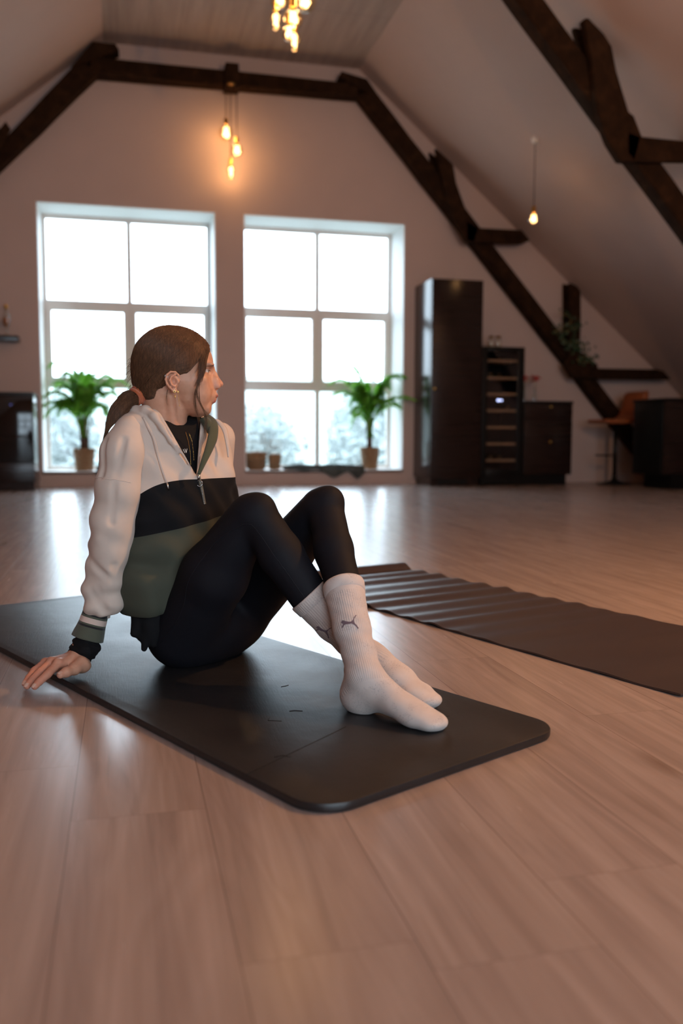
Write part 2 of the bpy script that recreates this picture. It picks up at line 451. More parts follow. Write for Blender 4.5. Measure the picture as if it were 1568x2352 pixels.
wob_prism([(-1.48, 2.95), (-1.18, 3.70), (-1.28, 3.66), (-1.66, 3.0)], TY + .2, TY + .26, seed=33, parent=tr1, name='fork_strut', org=(1.25, TY, 0))

# ------------------------------------------------------------------ outside
M['grass'] = plain('wet_winter_grass', (0.30, 0.33, 0.30), 0.9, var=0.2, scale=0.3)
M['bark'] = plain('grey_bark', (0.26, 0.27, 0.27), 0.9, var=0.2)
M['crown'] = plain('bare_winter_crown', (0.27, 0.30, 0.295), 0.95, var=0.3, scale=2)  # crown, bark and grass colours lightened to stand in for distance haze
M['crown2'] = plain('evergreen_crown', (0.20, 0.25, 0.23), 0.95, var=0.3, scale=2)
vs = []; fs = []; N = 40
for j in range(N + 1):
    for i in range(N + 1):
        x = -90 + 220 * i / N; y = 11.5 + 150 * (j / N) ** 1.4
        z = -3.6 + 0.15 * max(0, y - 63) + 1.2 * mnoise.noise(Vector((x * .03, y * .03, 0)))
        vs.append((x, y, z))
fs = [(j * (N + 1) + i, j * (N + 1) + i + 1, (j + 1) * (N + 1) + i + 1, (j + 1) * (N + 1) + i) for j in range(N) for i in range(N)]
structure(mesh_from('ground', vs, fs, M['grass'], None, True))
def tree(x, y, h, kind, seed, label):
    rr = random.Random(seed)
    o = empty('tree', (x, y, -3.6))
    mb = MB(); top = h
    mb.tube([(0, 0, -.5), (0.1, 0, h * .4), (0, 0.1, h * .8)], [h * .03, h * .02, h * .008], 6)
    for k in range(14 if kind == 0 else 5):
        a = rr.uniform(0, 2 * PI); z0 = h * rr.uniform(.2, .7); L = h * rr.uniform(.2, .38)
        p0 = Vector((0, 0, z0)); p1 = p0 + Vector((math.cos(a) * L * .6, math.sin(a) * L * .6, L * .5)); p2 = p1 + Vector((math.cos(a) * L * .3, math.sin(a) * L * .3, L * .5))
        mb.tube([p0, p1, p2], [h * .012, h * .007, h * .003], 5)
    mb.build('trunk', M['bark'], o)
    mb = MB()
    nleaf = 1300
    for k in range(nleaf):
        a = rr.uniform(0, 2 * PI); u_ = rr.uniform(-1, 1); r = (rr.random() ** .4)
        rad = h * .33 * (1 if kind == 0 else .8)
        c = Vector((math.cos(a) * math.sqrt(1 - u_ * u_) * rad * r, math.sin(a) * math.sqrt(1 - u_ * u_) * rad * r, h * .62 + u_ * h * .36 * r))
        d = Vector((rr.gauss(0, 1), rr.gauss(0, 1), rr.gauss(0, 1) + .6)).normalized() * h * (.045 if kind == 0 else .05)
        e = d.cross(Vector((rr.gauss(0, 1), rr.gauss(0, 1), rr.gauss(0, 1)))).normalized() * h * (.010 if kind == 0 else .018)
        mb.add([c - d, c - e, c + d, c + e], [(0, 1, 2, 3)])
    mb.build('crown', M['crown' if kind == 0 else 'crown2'], o)
    return tag(o, label, 'tree', 'pale trees beyond the windows')
rt_ = random.Random(5)
specs = []
for k in range(9): specs.append((-13 + k * 5.0 + rt_.uniform(-.4, .4), 43 + rt_.uniform(-1, 1), rt_.uniform(4.9, 6.0), 0))
for k in range(9): specs.append((-15 + k * 5.6 + rt_.uniform(-.4, .4), 50 + rt_.uniform(-1, 1), rt_.uniform(5.4, 6.8), 0 if k % 3 else 1))
for k in range(9): specs.append((-17 + k * 6.4 + rt_.uniform(-.4, .4), 58 + rt_.uniform(-1, 1), rt_.uniform(6.4, 7.8), 0))
specs += [(10.6, 35, 7.0, 0), (-2.2, 36, 6.0, 0)]
for i, (x, y, h, k) in enumerate(specs):
    tree(x, y, h, k, 100 + i, 'pale bare winter tree in the misty row beyond the windows' if k == 0 else 'denser grey-green tree in the misty row beyond the windows')
# ------------------------------------------------------------------ exercise mats
t = NT('black_foam_mat')
n1 = t.noise(1.0, 3, 0.5, vec=t.mapping((420, 30, 30), rot=(0, 0, math.radians(27))))
n2 = t.noise(6, 4, 0.6)
n3 = t.noise(900, 2)
t.base(t.ramp(n2, [(0.3, (0.010, 0.009, 0.010)), (0.7, (0.018, 0.016, 0.017))]))
t.rough(t.math('ADD', t.math('MULTIPLY', n2, 0.16), 0.33)); t.spec(0.55)
# shallow dents and a few scratches
h = t.math('ADD', t.math('MULTIPLY', n1, 0.45), t.math('MULTIPLY', n3, 0.18))
h = t.math('ADD', h, t.math('MULTIPLY', n2, 3.5))
t.bump(h, 0.30, 0.0016)
M['mat_black'] = t.m
t = NT('brown_mat')
n3 = t.noise(420, 2)
t.base((0.040, 0.026, 0.025)); t.rough(0.38); t.bump(n3, 0.22, 0.001)
M['mat_brown'] = t.m

def make_mat1():
    c0 = Vector((0.263, 1.196)); u_ = Vector((-0.446, 0.895)); w_ = Vector((0.895, 0.446)); L, W, T, R = 1.865, 0.587, 0.0152, 0.07
    out = []
    for (cx, cy, a0) in ((L - R, R, -90), (L - R, W - R, 0), (R, W - R, 90), (R, R, 180)):
        for k in range(11):
            a = math.radians(a0 + 9 * k); out.append((cx + R * math.cos(a), cy + R * math.sin(a)))
    cen = (L / 2, W / 2)
    prof = [(1.0, 0.0, 0.0028), (1.0, 0.0025, 0.0004), (1.0, 0.006, 0), (1.0, T - .003, 0), (1.0, T - .0008, 0.0012), (1.0, T, 0.0035)]
    vs = []; n = len(out)
    og = c0
    for _, z, ins in prof:
        for i, p in enumerate(out):
            q = Vector(p); pr = Vector(out[i - 1]); nx = Vector(out[(i + 1) % n]); tt = (nx - pr).normalized(); nn = Vector((tt.y, -tt.x))
            q = q - nn * ins
            P = u_ * q.x + w_ * q.y
            vs.append((P.x, P.y, z))
    m = len(prof)
    fs = [(i * n + k, i * n + (k + 1) % n, (i + 1) * n + (k + 1) % n, (i + 1) * n + k) for i in range(m - 1) for k in range(n)]
    fs = [tuple(reversed(f)) for f in fs]
    fs.append(tuple(range(n))); fs.append(tuple((m - 1) * n + k for k in range(n - 1, -1, -1)))
    o = mesh_from('exercise_mat', vs, fs, M['mat_black'], None, True, 35)
    o.location = (c0.x, c0.y, 0.0)
    bm = bmesh.new(); bm.from_mesh(o.data); bmesh.ops.recalc_face_normals(bm, faces=bm.faces); bm.to_mesh(o.data); bm.free()
    tag(o, 'thick black foam exercise mat with rounded corners under the seated person', 'mat')
    # nicks and scratches in the surface
    dark = plain('mat_nick', (0.006, 0.006, 0.006), 0.9)
    def at(px, py, z=T + .0003): return (px - c0.x, py - c0.y, z)
    for pts, r in ((((0.305, 1.665), (0.316, 1.667), (0.330, 1.660)), .0009), (((0.262, 1.637), (0.255, 1.618), (0.280, 1.609)), .0005),
                   (((0.318, 1.835), (0.336, 1.845)), .0006), (((0.235, 1.425), (0.25, 1.43), (0.262, 1.420)), .0006),
                   (((0.560, 1.56), (0.60, 1.565)), .0003), (((0.18, 1.36), (0.39, 1.55)), .0004)):
        MB().tube([at(x, y) for x, y in pts], r, 4).build('surface_nick', dark, o)
    return o
mat1 = make_mat1()

def make_mat2():
    c0 = Vector((1.14, 1.615)); e1 = Vector((-0.33, 0.944)); e2 = Vector((0.944, 0.33)); L, W, T = 1.80, 0.605, 0.0045
    NU, NV = 220, 24
    def hz(s, v):
        k = max(0, min(1, (s - 0.35) / 0.9)); k = k * k * (3 - 2 * k)
        ph = s / 0.118 * 2 * PI + 0.5 * math.sin(s * 7) + (v - .5) * .5
        a = 0.0045 * k * (1 + math.cos(ph)) * (1 + .25 * math.sin(s * 17))
        b = 0.0015 * (1 + math.cos(s / 0.21 * 2 * PI + v)) * max(0, 1 - k)
        edge = 0.0
        if s > L - .075:
            q = (s - L + .075) / .075; edge = .019 * math.sin(q * 2.2)
        return a + b + edge + .0006
    vs = []
    for top in (0, 1):
        for i in range(NU + 1):
            s = L * i / NU
            for j in range(NV + 1):
                v = j / NV
                P = e1 * s + e2 * (W * v)
                vs.append((P.x, P.y, hz(s, v) + (T if top else 0)))
    K = (NU + 1) * (NV + 1)
    def I(i, j, tp): return tp * K + i * (NV + 1) + j
    fs = []
    for i in range(NU):
        for j in range(NV):
            fs.append((I(i, j, 1), I(i, j + 1, 1), I(i + 1, j + 1, 1), I(i + 1, j, 1))); fs.append((I(i, j, 0), I(i + 1, j, 0), I(i + 1, j + 1, 0), I(i, j + 1, 0)))
        fs.append((I(i, 0, 0), I(i, 0, 1), I(i + 1, 0, 1), I(i + 1, 0, 0))); fs.append((I(i, NV, 0), I(i + 1, NV, 0), I(i + 1, NV, 1), I(i, NV, 1)))
    for j in range(NV):
        fs.append((I(0, j, 0), I(0, j + 1, 0), I(0, j + 1, 1), I(0, j, 1))); fs.append((I(NU, j, 0), I(NU, j, 1), I(NU, j + 1, 1), I(NU, j + 1, 0)))
    o = mesh_from('yoga_mat', vs, fs, M['mat_brown'], None, True, 40)
    bm = bmesh.new(); bm.from_mesh(o.data); bmesh.ops.recalc_face_normals(bm, faces=bm.faces); bm.to_mesh(o.data); bm.free()
    o.location = (c0.x, c0.y, 0)
    return tag(o, 'thin dark brown yoga mat with rippled surface lying on the floor behind the feet', 'mat')
make_mat2()

# ------------------------------------------------------------------ lamps
def bulb_unit(parent, x, y, ztop, zsock, r, kind='globe', seed=0):
    """cord > socket > bulb hanging from ztop; zsock = top of the socket (all relative to parent)"""
    c = MB().tube([(x, y, ztop), (x, y, zsock)], 0.0045, 6).build('cord', M['cord'], parent)
    s = MB().lathe([(0.006, 0.0), (0.018, -0.004), (0.021, -0.012), (0.021, -0.06), (0.024, -0.062), (0.024, -0.072), (0.0, -0.072)], (x, y, zsock), 20).build('socket', M['brass'], parent)
    zb = zsock - 0.072
    if kind == 'globe':
        prof = [(0.016, 0.004), (0.018, -0.012)] + [(r * math.sin(a), -0.012 - r * .92 - r * math.cos(a)) for a in [math.radians(d) for d in range(152, -1, -8)][::-1][::-1]]
        prof = [(0.016, 0.004), (0.017, -0.010)]
        zc = -0.010 - r * 0.97
        for d in range(14, 181, 8):
            a = math.radians(d); prof.append((max(r * math.sin(a), 0.0), zc + r * math.cos(a)))
        prof[-1] = (0.0, zc - r)
        H = 2 * r
    else:   # twisted stack of two unequal balls
        prof = [(0.016, 0.004), (0.018, -0.010)]
        zc = -0.012 - r * .9
        for d in range(20, 150, 10):
            a = math.radians(d); prof.append((r * math.sin(a), zc + r * math.cos(a)))
        r2 = r * .72; zc2 = zc - r * .85 - r2 * .8
        for d in range(35, 181, 10):
            a = math.radians(d); prof.append((max(r2 * math.sin(a), 0), zc2 + r2 * math.cos(a)))
        prof[-1] = (0, zc2 - r2)
        H = -(zc2 - r2)
    g = MB().lathe(prof, (x, y, zb), 28).build('bulb', M['bulb'], parent)
    pts = []
    for k in range(70):
        q = k / 69; a = q * 2 * PI * 4.2
        rr = (0.020 if kind == 'globe' else 0.014) * (r / .06) ** .5
        pts.append((x + rr * math.cos(a), y + rr * math.sin(a), zb - H * .16 - H * .60 * q))
    MB().tube(pts, 0.0065, 5).build('filament', M['filament'], g)
    return zb - H * .45
def cluster(x, y, zt, bulbs, label, group=None, power=LAMP_W, cat='lamp'):
    o = empty('pendant_lamp', (x, y, zt))
    MB().lathe([(0.0, 0.0), (0.05, 0.0), (0.05, -0.02), (0.044, -0.026), (0.0, -0.026)][::-1], (0, 0, 0), 24).build('canopy', M['darkbrass'], o)
    for i, (dx, dy, z, r, kind) in enumerate(bulbs):
        zz = bulb_unit(o, dx, dy, -0.02, z - zt, r, kind, i)
        pl = point_light('bulb_light', (dx, dy, zz), power * (r / .06), WARM, 0.036); pl.parent = o
    return tag(o, label, cat, group)
cluster(1.167, 9.735, 4.285, [(-.055, .0, 3.929, .078, 'globe'), (.056, -.03, 3.736, .066, 'globe'), (-.002, .05, 3.532, .046, 'twist')],
        'three bare warm bulbs hanging on cords from the collar beam above the windows')
cluster(1.255, 6.66, 4.29, [(-.098, .0, 3.88, .068, 'globe'), (.095, .02, 3.916, .084, 'globe'), (-.118, .05, 3.742, .041, 'twist'), (-.002, -.03, 3.742, .069, 'globe'), (-.012, .04, 3.66, .061, 'globe'), (.012, .0, 3.593, .043, 'twist')],
        'cluster of warm glowing bulbs at the top edge of the photo', power=LAMP_W * .7)
# the same clusters further down the hall, out of view but lighting the room
for yy_ in (3.45, 0.4):
    cluster(1.25, yy_, 4.66, [(-.09, .0, 3.80, .066, 'globe'), (.09, .02, 3.80, .075, 'globe'), (.0, -.04, 3.6, .06, 'globe'), (.02, .03, 3.5, .042, 'twist')],
            'warm bulb cluster hanging from the ceiling over the person' if yy_ > 2 else 'warm bulb cluster hanging from the ceiling beside the camera', power=LAMP_W * (.7 if yy_ > 2 else .25))
def single(x, y, zs, r, label, power):
    zt = zroof(x)
    o = empty('pendant_lamp', (x, y, zt - .01))
    MB().lathe([(0.0, -0.03), (0.03, -0.03), (0.04, -0.012), (0.04, 0.03), (0.0, .03)], (0, 0, 0), 20).build('canopy', M['reveal'], o)
    zz = bulb_unit(o, 0, 0, -0.02, zs - zt + .01, r, 'globe')
    pl = point_light('bulb_light', (0, 0, zz), power, WARM, 0.036); pl.parent = o
    return tag(o, label, 'lamp')
single(4.02, 8.35, 2.86, .052, 'single small warm bulb on a long cord below the right roof slope', LAMP_W * .9)
single(4.1, 4.6, 2.9, .052, 'added unseen warm bulb below the right roof slope near the middle of the hall', LAMP_W * 1.0)  # unseen bulb, added for more warm light from the right
single(2.5, 1.75, 2.40, .052, 'added unseen warm key bulb on a long cord to the right of the person', LAMP_W * 88.0)  # key light added out of view to warm the face and socks

# ------------------------------------------------------------------ kitchen units
def woodmat(name, a, b, rough, sc=(1.2, 40, 40)):
    t = NT(name); g = t.noise(1.0, 5, 0.6, 0.3, vec=t.mapping(sc)); t.base(t.ramp(g, [(0.3, a), (0.7, b)])); t.rough(rough); t.spec(0.36); return t.m
M['darkoak'] = woodmat('dark_stained_front', (0.012, 0.007, 0.006), (0.022, 0.012, 0.010), 0.21, (2, 2, 60))
M['black'] = plain('black_lacquer', (0.004, 0.004, 0.004), 0.35, spec=.25)
M['coolerglass'] = glassmat('smoked_glass', (.80, .80, .82), 0.02, 0.02)
M['blackglass'] = plain('black_oven_glass', (0.004, 0.004, 0.005), 0.06)
M['shelfwood'] = plain('beech_shelf_front', (0.60, 0.36, 0.19), 0.5)
M['steel'] = plain('brushed_steel', (0.5, 0.5, 0.5), 0.25, 1.0)
def knob(parent, x, y, z):
    mb = MB(); prof = [(0.0, 0.0), (0.006, 0.0), (0.006, 0.012), (0.014, 0.016), (0.015, 0.024), (0.010, 0.029), (0.0, 0.030)]
    tmp = MB().lathe(prof, (0, 0, 0), 16)
    mb.add([(x + p[0], y - p[2], z + p[1]) for p in tmp.v], tmp.f, True)
    return mb.build('knob', M['brass'], parent)
# tall cabinet
o = empty('tall_cabinet', (3.63, 9.7, 0)); X0, X1, Y0, Y1 = -.3, .305, -.3, .298
MB().box((X0, Y0 + .022, .09), (X1, Y1, 2.30)).build('body', M['darkoak'], o, bevel=.002)
MB().box((X0 + .02, Y0 + .05, .0), (X1 - .01, Y1 - .05, .09)).build('plinth', M['darkoak'], o)
MB().box((X0 + .10, Y0 + .046, .018), (X1 - .15, Y0 + .052, .075)).build('vent_slot', M['black'], o)
dr = MB().box((X0 + .002, Y0, .092), (X1 - .002, Y0 + .02, 2.298)).build('door', M['darkoak'], o, bevel=.002)
knob(dr, X0 + .035, Y0, 1.09)
tag(o, 'tall dark wood cupboard standing right of the windows', 'cabinet')
# wine cooler
o = empty('wine_cooler', (4.20, 9.7, 0)); X0, X1 = -.253, .253
mb = MB(); mb.box((X0, Y0 + .03, .0), (X0 + .03, Y1, 1.575)); mb.box((X1 - .03, Y0 + .03, .0), (X1, Y1, 1.575)); mb.box((X0 + .03, Y0 + .03, 1.54), (X1 - .03, Y1, 1.575)); mb.box((X0 + .03, Y0 + .03, 0.02), (X1 - .03, Y1, .12)); mb.box((X0 + .03, Y1 - .02, .12), (X1 - .03, Y1, 1.54))
mb.build('body', M['black'], o)
mb = MB(); mb.box((X0, Y0, .10), (X0 + .055, Y0 + .028, 1.575)); mb.box((X1 - .08, Y0, .10), (X1, Y0 + .028, 1.575)); mb.box((X0 + .055, Y0, 1.525), (X1 - .08, Y0 + .028, 1.575)); mb.box((X0 + .055, Y0, .10), (X1 - .08, Y0 + .028, .19))
dd = mb.build('door', M['black'], o, bevel=.002)
MB().box((X0 + .05, Y0 + .010, .185), (X1 - .075, Y0 + .016, 1.53)).build('door_pane', M['coolerglass'], dd)
for i, z in enumerate((1.42, 1.225, 1.043, .857, .664, .476, .287)):
    sh = MB().box((X0 + .04, Y0 + .06, z - .012), (X1 - .06, Y0 + .085, z + .014)).box((X0 + .04, Y0 + .085, z - .004), (X1 - .06, Y1 - .05, z + .004)).build('shelf', M['shelfwood'], o)
mb = MB(); mb.box((-.045, Y0 + .06, .965), (-.02, Y0 + .075, .985)); mb.box((-.005, Y0 + .06, .967), (.012, Y0 + .075, .983))
mb.build('display_light', emit('display_led', (0.55, 0.62, 1.0), 6.0), o)
tag(o, 'black wine cooler with glass door and light wooden shelf fronts', 'wine cooler')
# bottles lying in the cooler
def bottle(x, y, z, mat, label):
    o_ = empty('wine_bottle', (x, y, z))
    tmp = MB().lathe([(0, 0), (.036, 0), (.037, .01), (.037, .17), (.030, .20), (.014, .225), (.013, .29), (.0, .29)], (0, 0, 0), 16)
    m = MB().add([(p[0], .29 - p[2], p[1] + .037) for p in tmp.v], [tuple(reversed(f)) for f in tmp.f], True).build('bottle_body', mat, o_)
    tmp = MB().lathe([(.0, .28), (.0145, .28), (.0145, .30), (0, .30)], (0, 0, 0), 12)
    MB().add([(p[0], .29 - p[2], p[1] + .037) for p in tmp.v], tmp.f, True).build('cap', M['darkbrass'], o_)
    return tag(o_, label, 'bottle', 'bottles lying in the wine cooler')
M['bottle'] = plain('dark_green_glass', (0.01, 0.02, 0.012), 0.08)
for i, (dx, z, w) in enumerate(((-.11, 1.23, 'second'), (0.0, 1.23, 'second'), (.11, .862, 'fourth'), (-.09, .292, 'lowest'), (0.02, .292, 'lowest'))):
    bottle(4.19 + dx, 9.50, z, M['bottle'], 'dark wine bottle lying on the %s shelf of the wine cooler' % w)
# low cabinet
o = empty('low_cabinet', (4.765, 9.7, 0)); X0, X1 = -.302, .305
MB().box((X0, Y0 + .022, .12), (X1, Y1, .945)).build('body', M['darkoak'], o)
MB().box((X0, Y0 + .07, 0), (X1 - .03, Y1, .12)).build('plinth', M['black'], o)
MB().box((X0, Y0 - .01, .945), (X1 + .005, Y1, .972)).build('worktop', M['black'], o, bevel=.002)
for z0, z1, kz in ((.76, .94, .905), (.125, .755, .50)):
    d = MB().box((X0 + .002, Y0, z0), (X1 - .002, Y0 + .02, z1)).build('drawer', M['darkoak'], o, bevel=.002); knob(d, .02, Y0, kz)
tag(o, 'low dark drawer cabinet with two brass knobs beside the wine cooler', 'cabinet')
# jars on the cooler
def jar(x, label):
    o_ = empty('jar', (x, 9.55, 1.575))
    MB().lathe([(0, 0), (.030, 0), (.033, .006), (.033, .10), (.028, .115), (0.026, .115)], (0, 0, 0), 20).build('glass', M['clear'], o_)
    MB().lathe([(0, .002), (.0285, .002), (.0285, .07), (0, .07)], (0, 0, 0), 16).build('contents', plain('jar_contents', (0.55, 0.40, 0.26), .8), o_)
    MB().lathe([(0, .115), (.031, .115), (.031, .135), (0, .138)], (0, 0, 0), 20).build('lid', M['darkbrass'], o_)
    tag(o_, label, 'jar', 'storage jars on the wine cooler')
jar(4.105, 'left storage jar with dark lid on top of the wine cooler')
jar(4.19, 'right storage jar with dark lid on top of the wine cooler')
# red flowers in slim vases
def flower(x, label, s):
    o_ = empty('flower_vase', (x, 9.62, .972))
    MB().lathe([(0, 0), (.028, 0), (.030, .01), (.022, .06), (.014, .12), (.018, .16)], (0, 0, 0), 20).build('vase', M['clear'], o_)
    MB().tube([(0, 0, .02), (.004, 0, .15), (.0 + s * .01, 0, .27)], .003, 6).build('stem', plain('stem_green', (.05, .12, .03), .6), o_)
    mb = MB()
    for k in range(7):
        a = 2 * PI * k / 7; r = .040
        for (t0, w0) in ((0, 1),):
            c_ = Vector((s * .01, 0, .27)); d_ = Vector((math.cos(a), math.sin(a), .55 * math.sin(k * 2.1))); e_ = d_.cross(Vector((0, 0, 1))).normalized()
            mb.add([c_, c_ + d_ * r + e_ * .03, c_ + d_ * .085, c_ + d_ * r - e_ * .03, c_ + d_ * r + Vector((0, 0, .014))], [(0, 1, 4), (1, 2, 4), (2, 3, 4), (3, 0, 4)], True)
    mb.build('bloom', plain('red_petal', (.50, .012, .012), .5), o_)
    tag(o_, label, 'flower vase', 'red flowers on the low cabinet')
flower(4.56, 'red bloom in a slim vase on the low cabinet, nearest the wine cooler', -1)
flower(4.69, 'red bloom in a slim vase on the low cabinet, right of its neighbour', 1)
# oven cabinet at the left edge
o = empty('oven_cabinet', (-1.18, 9.7, 0)); X0, X1 = -.3, .3
MB().box((X0, Y0 + .022, .08), (X1, Y1, .96)).build('body', M['darkoak'], o, bevel=.002)
MB().box((X0, Y0 + .06, 0), (X1 - .01, Y1, .08)).build('plinth', M['darkoak'], o)
MB().box((X0, Y0, .96), (X1, Y1, .988)).build('worktop', M['black'], o, bevel=.002)
d = MB().box((X0 + .004, Y0, .29), (X1 - .006, Y0 + .02, .915)).build('oven_door', M['blackglass'], o, bevel=.003)
MB().box((.08, Y0 - .002, .855), (.10, Y0, .87)).build('display', emit('oven_led', (.1, .12, .4), .6), d)
MB().box((X0 + .004, Y0, .092), (X1 - .004, Y0 + .02, .28)).build('drawer', M['darkoak'], o, bevel=.002)
tag(o, 'dark built-in oven unit cut off by the left edge of the photo', 'oven')
# wall shelf and trophy-like decanter
o = MB().box((-1.75, 9.80, 1.535), (-1.045, 10.0, 1.588)).build('wall_shelf', M['darkoak'], None, bevel=.003)
tag(o, 'short dark wooden shelf on the wall left of the windows', 'shelf')
o = empty('decanter', (-1.165, 9.88, 1.588))
MB().lathe([(0, 0), (.045, 0), (.045, .006), (.012, .02), (.010, .07), (.024, .10), (.042, .15), (.040, .20), (.022, .25), (.018, .28)], (0, 0, 0), 24).build('glass_body', M['clear'], o)
MB().lathe([(0, .105), (.024, .11), (.036, .15), (.034, .19), (0, .192)], (0, 0, 0), 20).build('liquid', plain('amber_liquid', (.45, .16, .05), .15), o)
MB().lathe([(0, .28), (.016, .28), (.020, .31), (0.0, .335)], (0, 0, 0), 16).build('stopper', M['brass'], o)
tag(o, 'slim stemmed decanter with amber content on the dark wall shelf', 'decanter')
# bar stools and island
M['leather'] = plain('tan_leather', (0.30, 0.085, 0.028), 0.45)
def stool(x, y, label, rz=0.0):
    o = empty('bar_stool', (x, y, 0), rz)
    MB().lathe([(0, 0), (.215, 0), (.215, .008), (.12, .028), (.04, .05), (.028, .09), (.028, .12), (0, .12)], (0, 0, 0), 36).build('base', M['black'], o)
    MB().tube([(0, 0, .1), (0, 0, .72)], [.024, .024], 16).build('column', M['black'], o)
    mb = MB(); mb.tube([(-.02, -.0, .345), (-.20, -.10, .345), (-.22, 0, .345), (-.20, .10, .345), (-.02, 0, .345)], .009, 8); mb.build('footrest', M['black'], o)
    # seat shell: profile in XZ swept over the width
    pts = [(-.27, .735), (-.25, .765), (-.05, .768), (.10, .775), (.17, .82), (.215, .95), (.235, 1.06), (.28, 1.10), (.30, 1.09), (.30, 1.05), (.29, .93), (.25, .79), (.17, .735), (0, .715), (-.2, .715)]
    MB().prism(pts, 'y', -.20, .20).build('seat_shell', M['leather'], o, bevel=.012, seg=3)
    return tag(o, label, 'bar stool')
stool(5.62, 9.38, 'tan leather bar stool with black column base behind the dark island', 0.06)
stool(6.42, 9.38, 'tan leather bar stool mostly hidden behind the island at the right edge', 0.0)
o = empty('kitchen_island', (6.2, 8.6, 0))
MB().box((-.66, -.28, .155), (.66, .28, .945)).build('body', M['black'], o, bevel=.002)
MB().box((-.52, -.26, 0), (.60, .26, .155)).build('plinth', M['black'], o)
MB().box((-.67, -.31, .945), (.67, .30, .972)).build('worktop', M['black'], o, bevel=.003)
for (a, b, kx) in ((-.655, -.005, -.34), (.005, .655, .33)):
    d = MB().box((a, -.30, .165), (b, -.28, .94)).build('door', M['darkoak'], o, bevel=.002); knob(d, kx, -.30, .905)
tag(o, 'dark kitchen island at the right edge of the room', 'kitchen island')

# ------------------------------------------------------------------ window sill things
t = NT('woven_basket')
u1 = t.sep()
w1 = t.math('SINE', t.math('MULTIPLY', u1[2], 330)); w2 = t.noise(55, 3)
t.base(t.ramp(w2, [(0.3, (0.27, 0.15, 0.075)), (0.7, (0.47, 0.28, 0.15))])); t.rough(0.8); t.bump(t.math('ADD', w1, w2), 0.8, 0.006)
M['basket'] = t.m
M['wire'] = plain('white_wire', (0.5, 0.48, 0.42), 0.5)
M['wax'] = plain('white_wax', (0.85, 0.84, 0.8), 0.5)
t = NT('palm_leaf')
u1 = t.noise(9, 3)
t.base(t.ramp(u1, [(0.3, (0.07, 0.24, 0.02)), (0.7, (0.18, 0.42, 0.05))])); t.rough(0.5)
tl = t.n.new('ShaderNodeBsdfTranslucent'); tl.inputs[0].default_value = (0.32, 0.68, 0.08, 1)
mx = t.n.new('ShaderNodeMixShader'); mx.inputs[0].default_value = 0.45
t.l.new(t.b.outputs[0], mx.inputs[1]); t.l.new(tl.outputs[0], mx.inputs[2]); t.l.new(mx.outputs[0], t.out.inputs[0])
M['leaf'] = t.m
M['palmstem'] = plain('palm_stem', (0.20, 0.16, 0.06), 0.6, var=.4, scale=20)
M['palmbase'] = plain('palm_base', (0.085, 0.045, 0.025), 0.8, var=.4, scale=30)
def frond(parent, p0, p1, p2, p3, llen, seed, nl=30):
    rr = random.Random(seed); mb = MB(); P = [Vector(p) for p in (p0, p1, p2, p3)]
    def B(t_): 
        s_ = 1 - t_; return P[0] * s_ ** 3 + P[1] * 3 * s_ * s_ * t_ + P[2] * 3 * s_ * t_ * t_ + P[3] * t_ ** 3
    mb.tube([B(k / 10) for k in range(11)], [.006 * (1 - k / 12) for k in range(11)], 5)
    for k in range(nl):
        q = .28 + .72 * k / (nl - 1); c = B(q); tg = (B(min(1, q + .02)) - B(q - .02)).normalized()
        sd = tg.cross(Vector((0, 0, 1)))
        if sd.length < .1: sd = Vector((1, 0, 0))
        sd.normalize(); L = llen * (math.sin(PI * min(1, (q - .2) / .8 * .86 + .14)) ** .6) * rr.uniform(.8, 1.1)
        for s in (-1, 1):
            d = (sd * s * .8 + tg * .75 + Vector((0, 0, rr.uniform(-.05, .35)))).normalized()
            dn = Vector((0, 0, -1)); w = .013 * rr.uniform(.8, 1.2)
            wv = d.cross(tg).cross(d).normalized() if d.cross(tg).length > .01 else Vector((0, 0, 1))
            a0 = c; a1 = c + d * L * .4 + Vector((0, 0, .012)); a2 = c + d * L * .75 + dn * L * .10; a3 = c + d * L * .95 + dn * L * .32
            mb.add([a0 - wv * .002, a0 + wv * .002, a1 + wv * w, a1 - wv * w, a2 + wv * w * .7, a2 - wv * w * .7, a3], [(0, 1, 2, 3), (3, 2, 4, 5), (5, 4, 6)], True)
    return mb.build('frond', M['leaf'], parent)
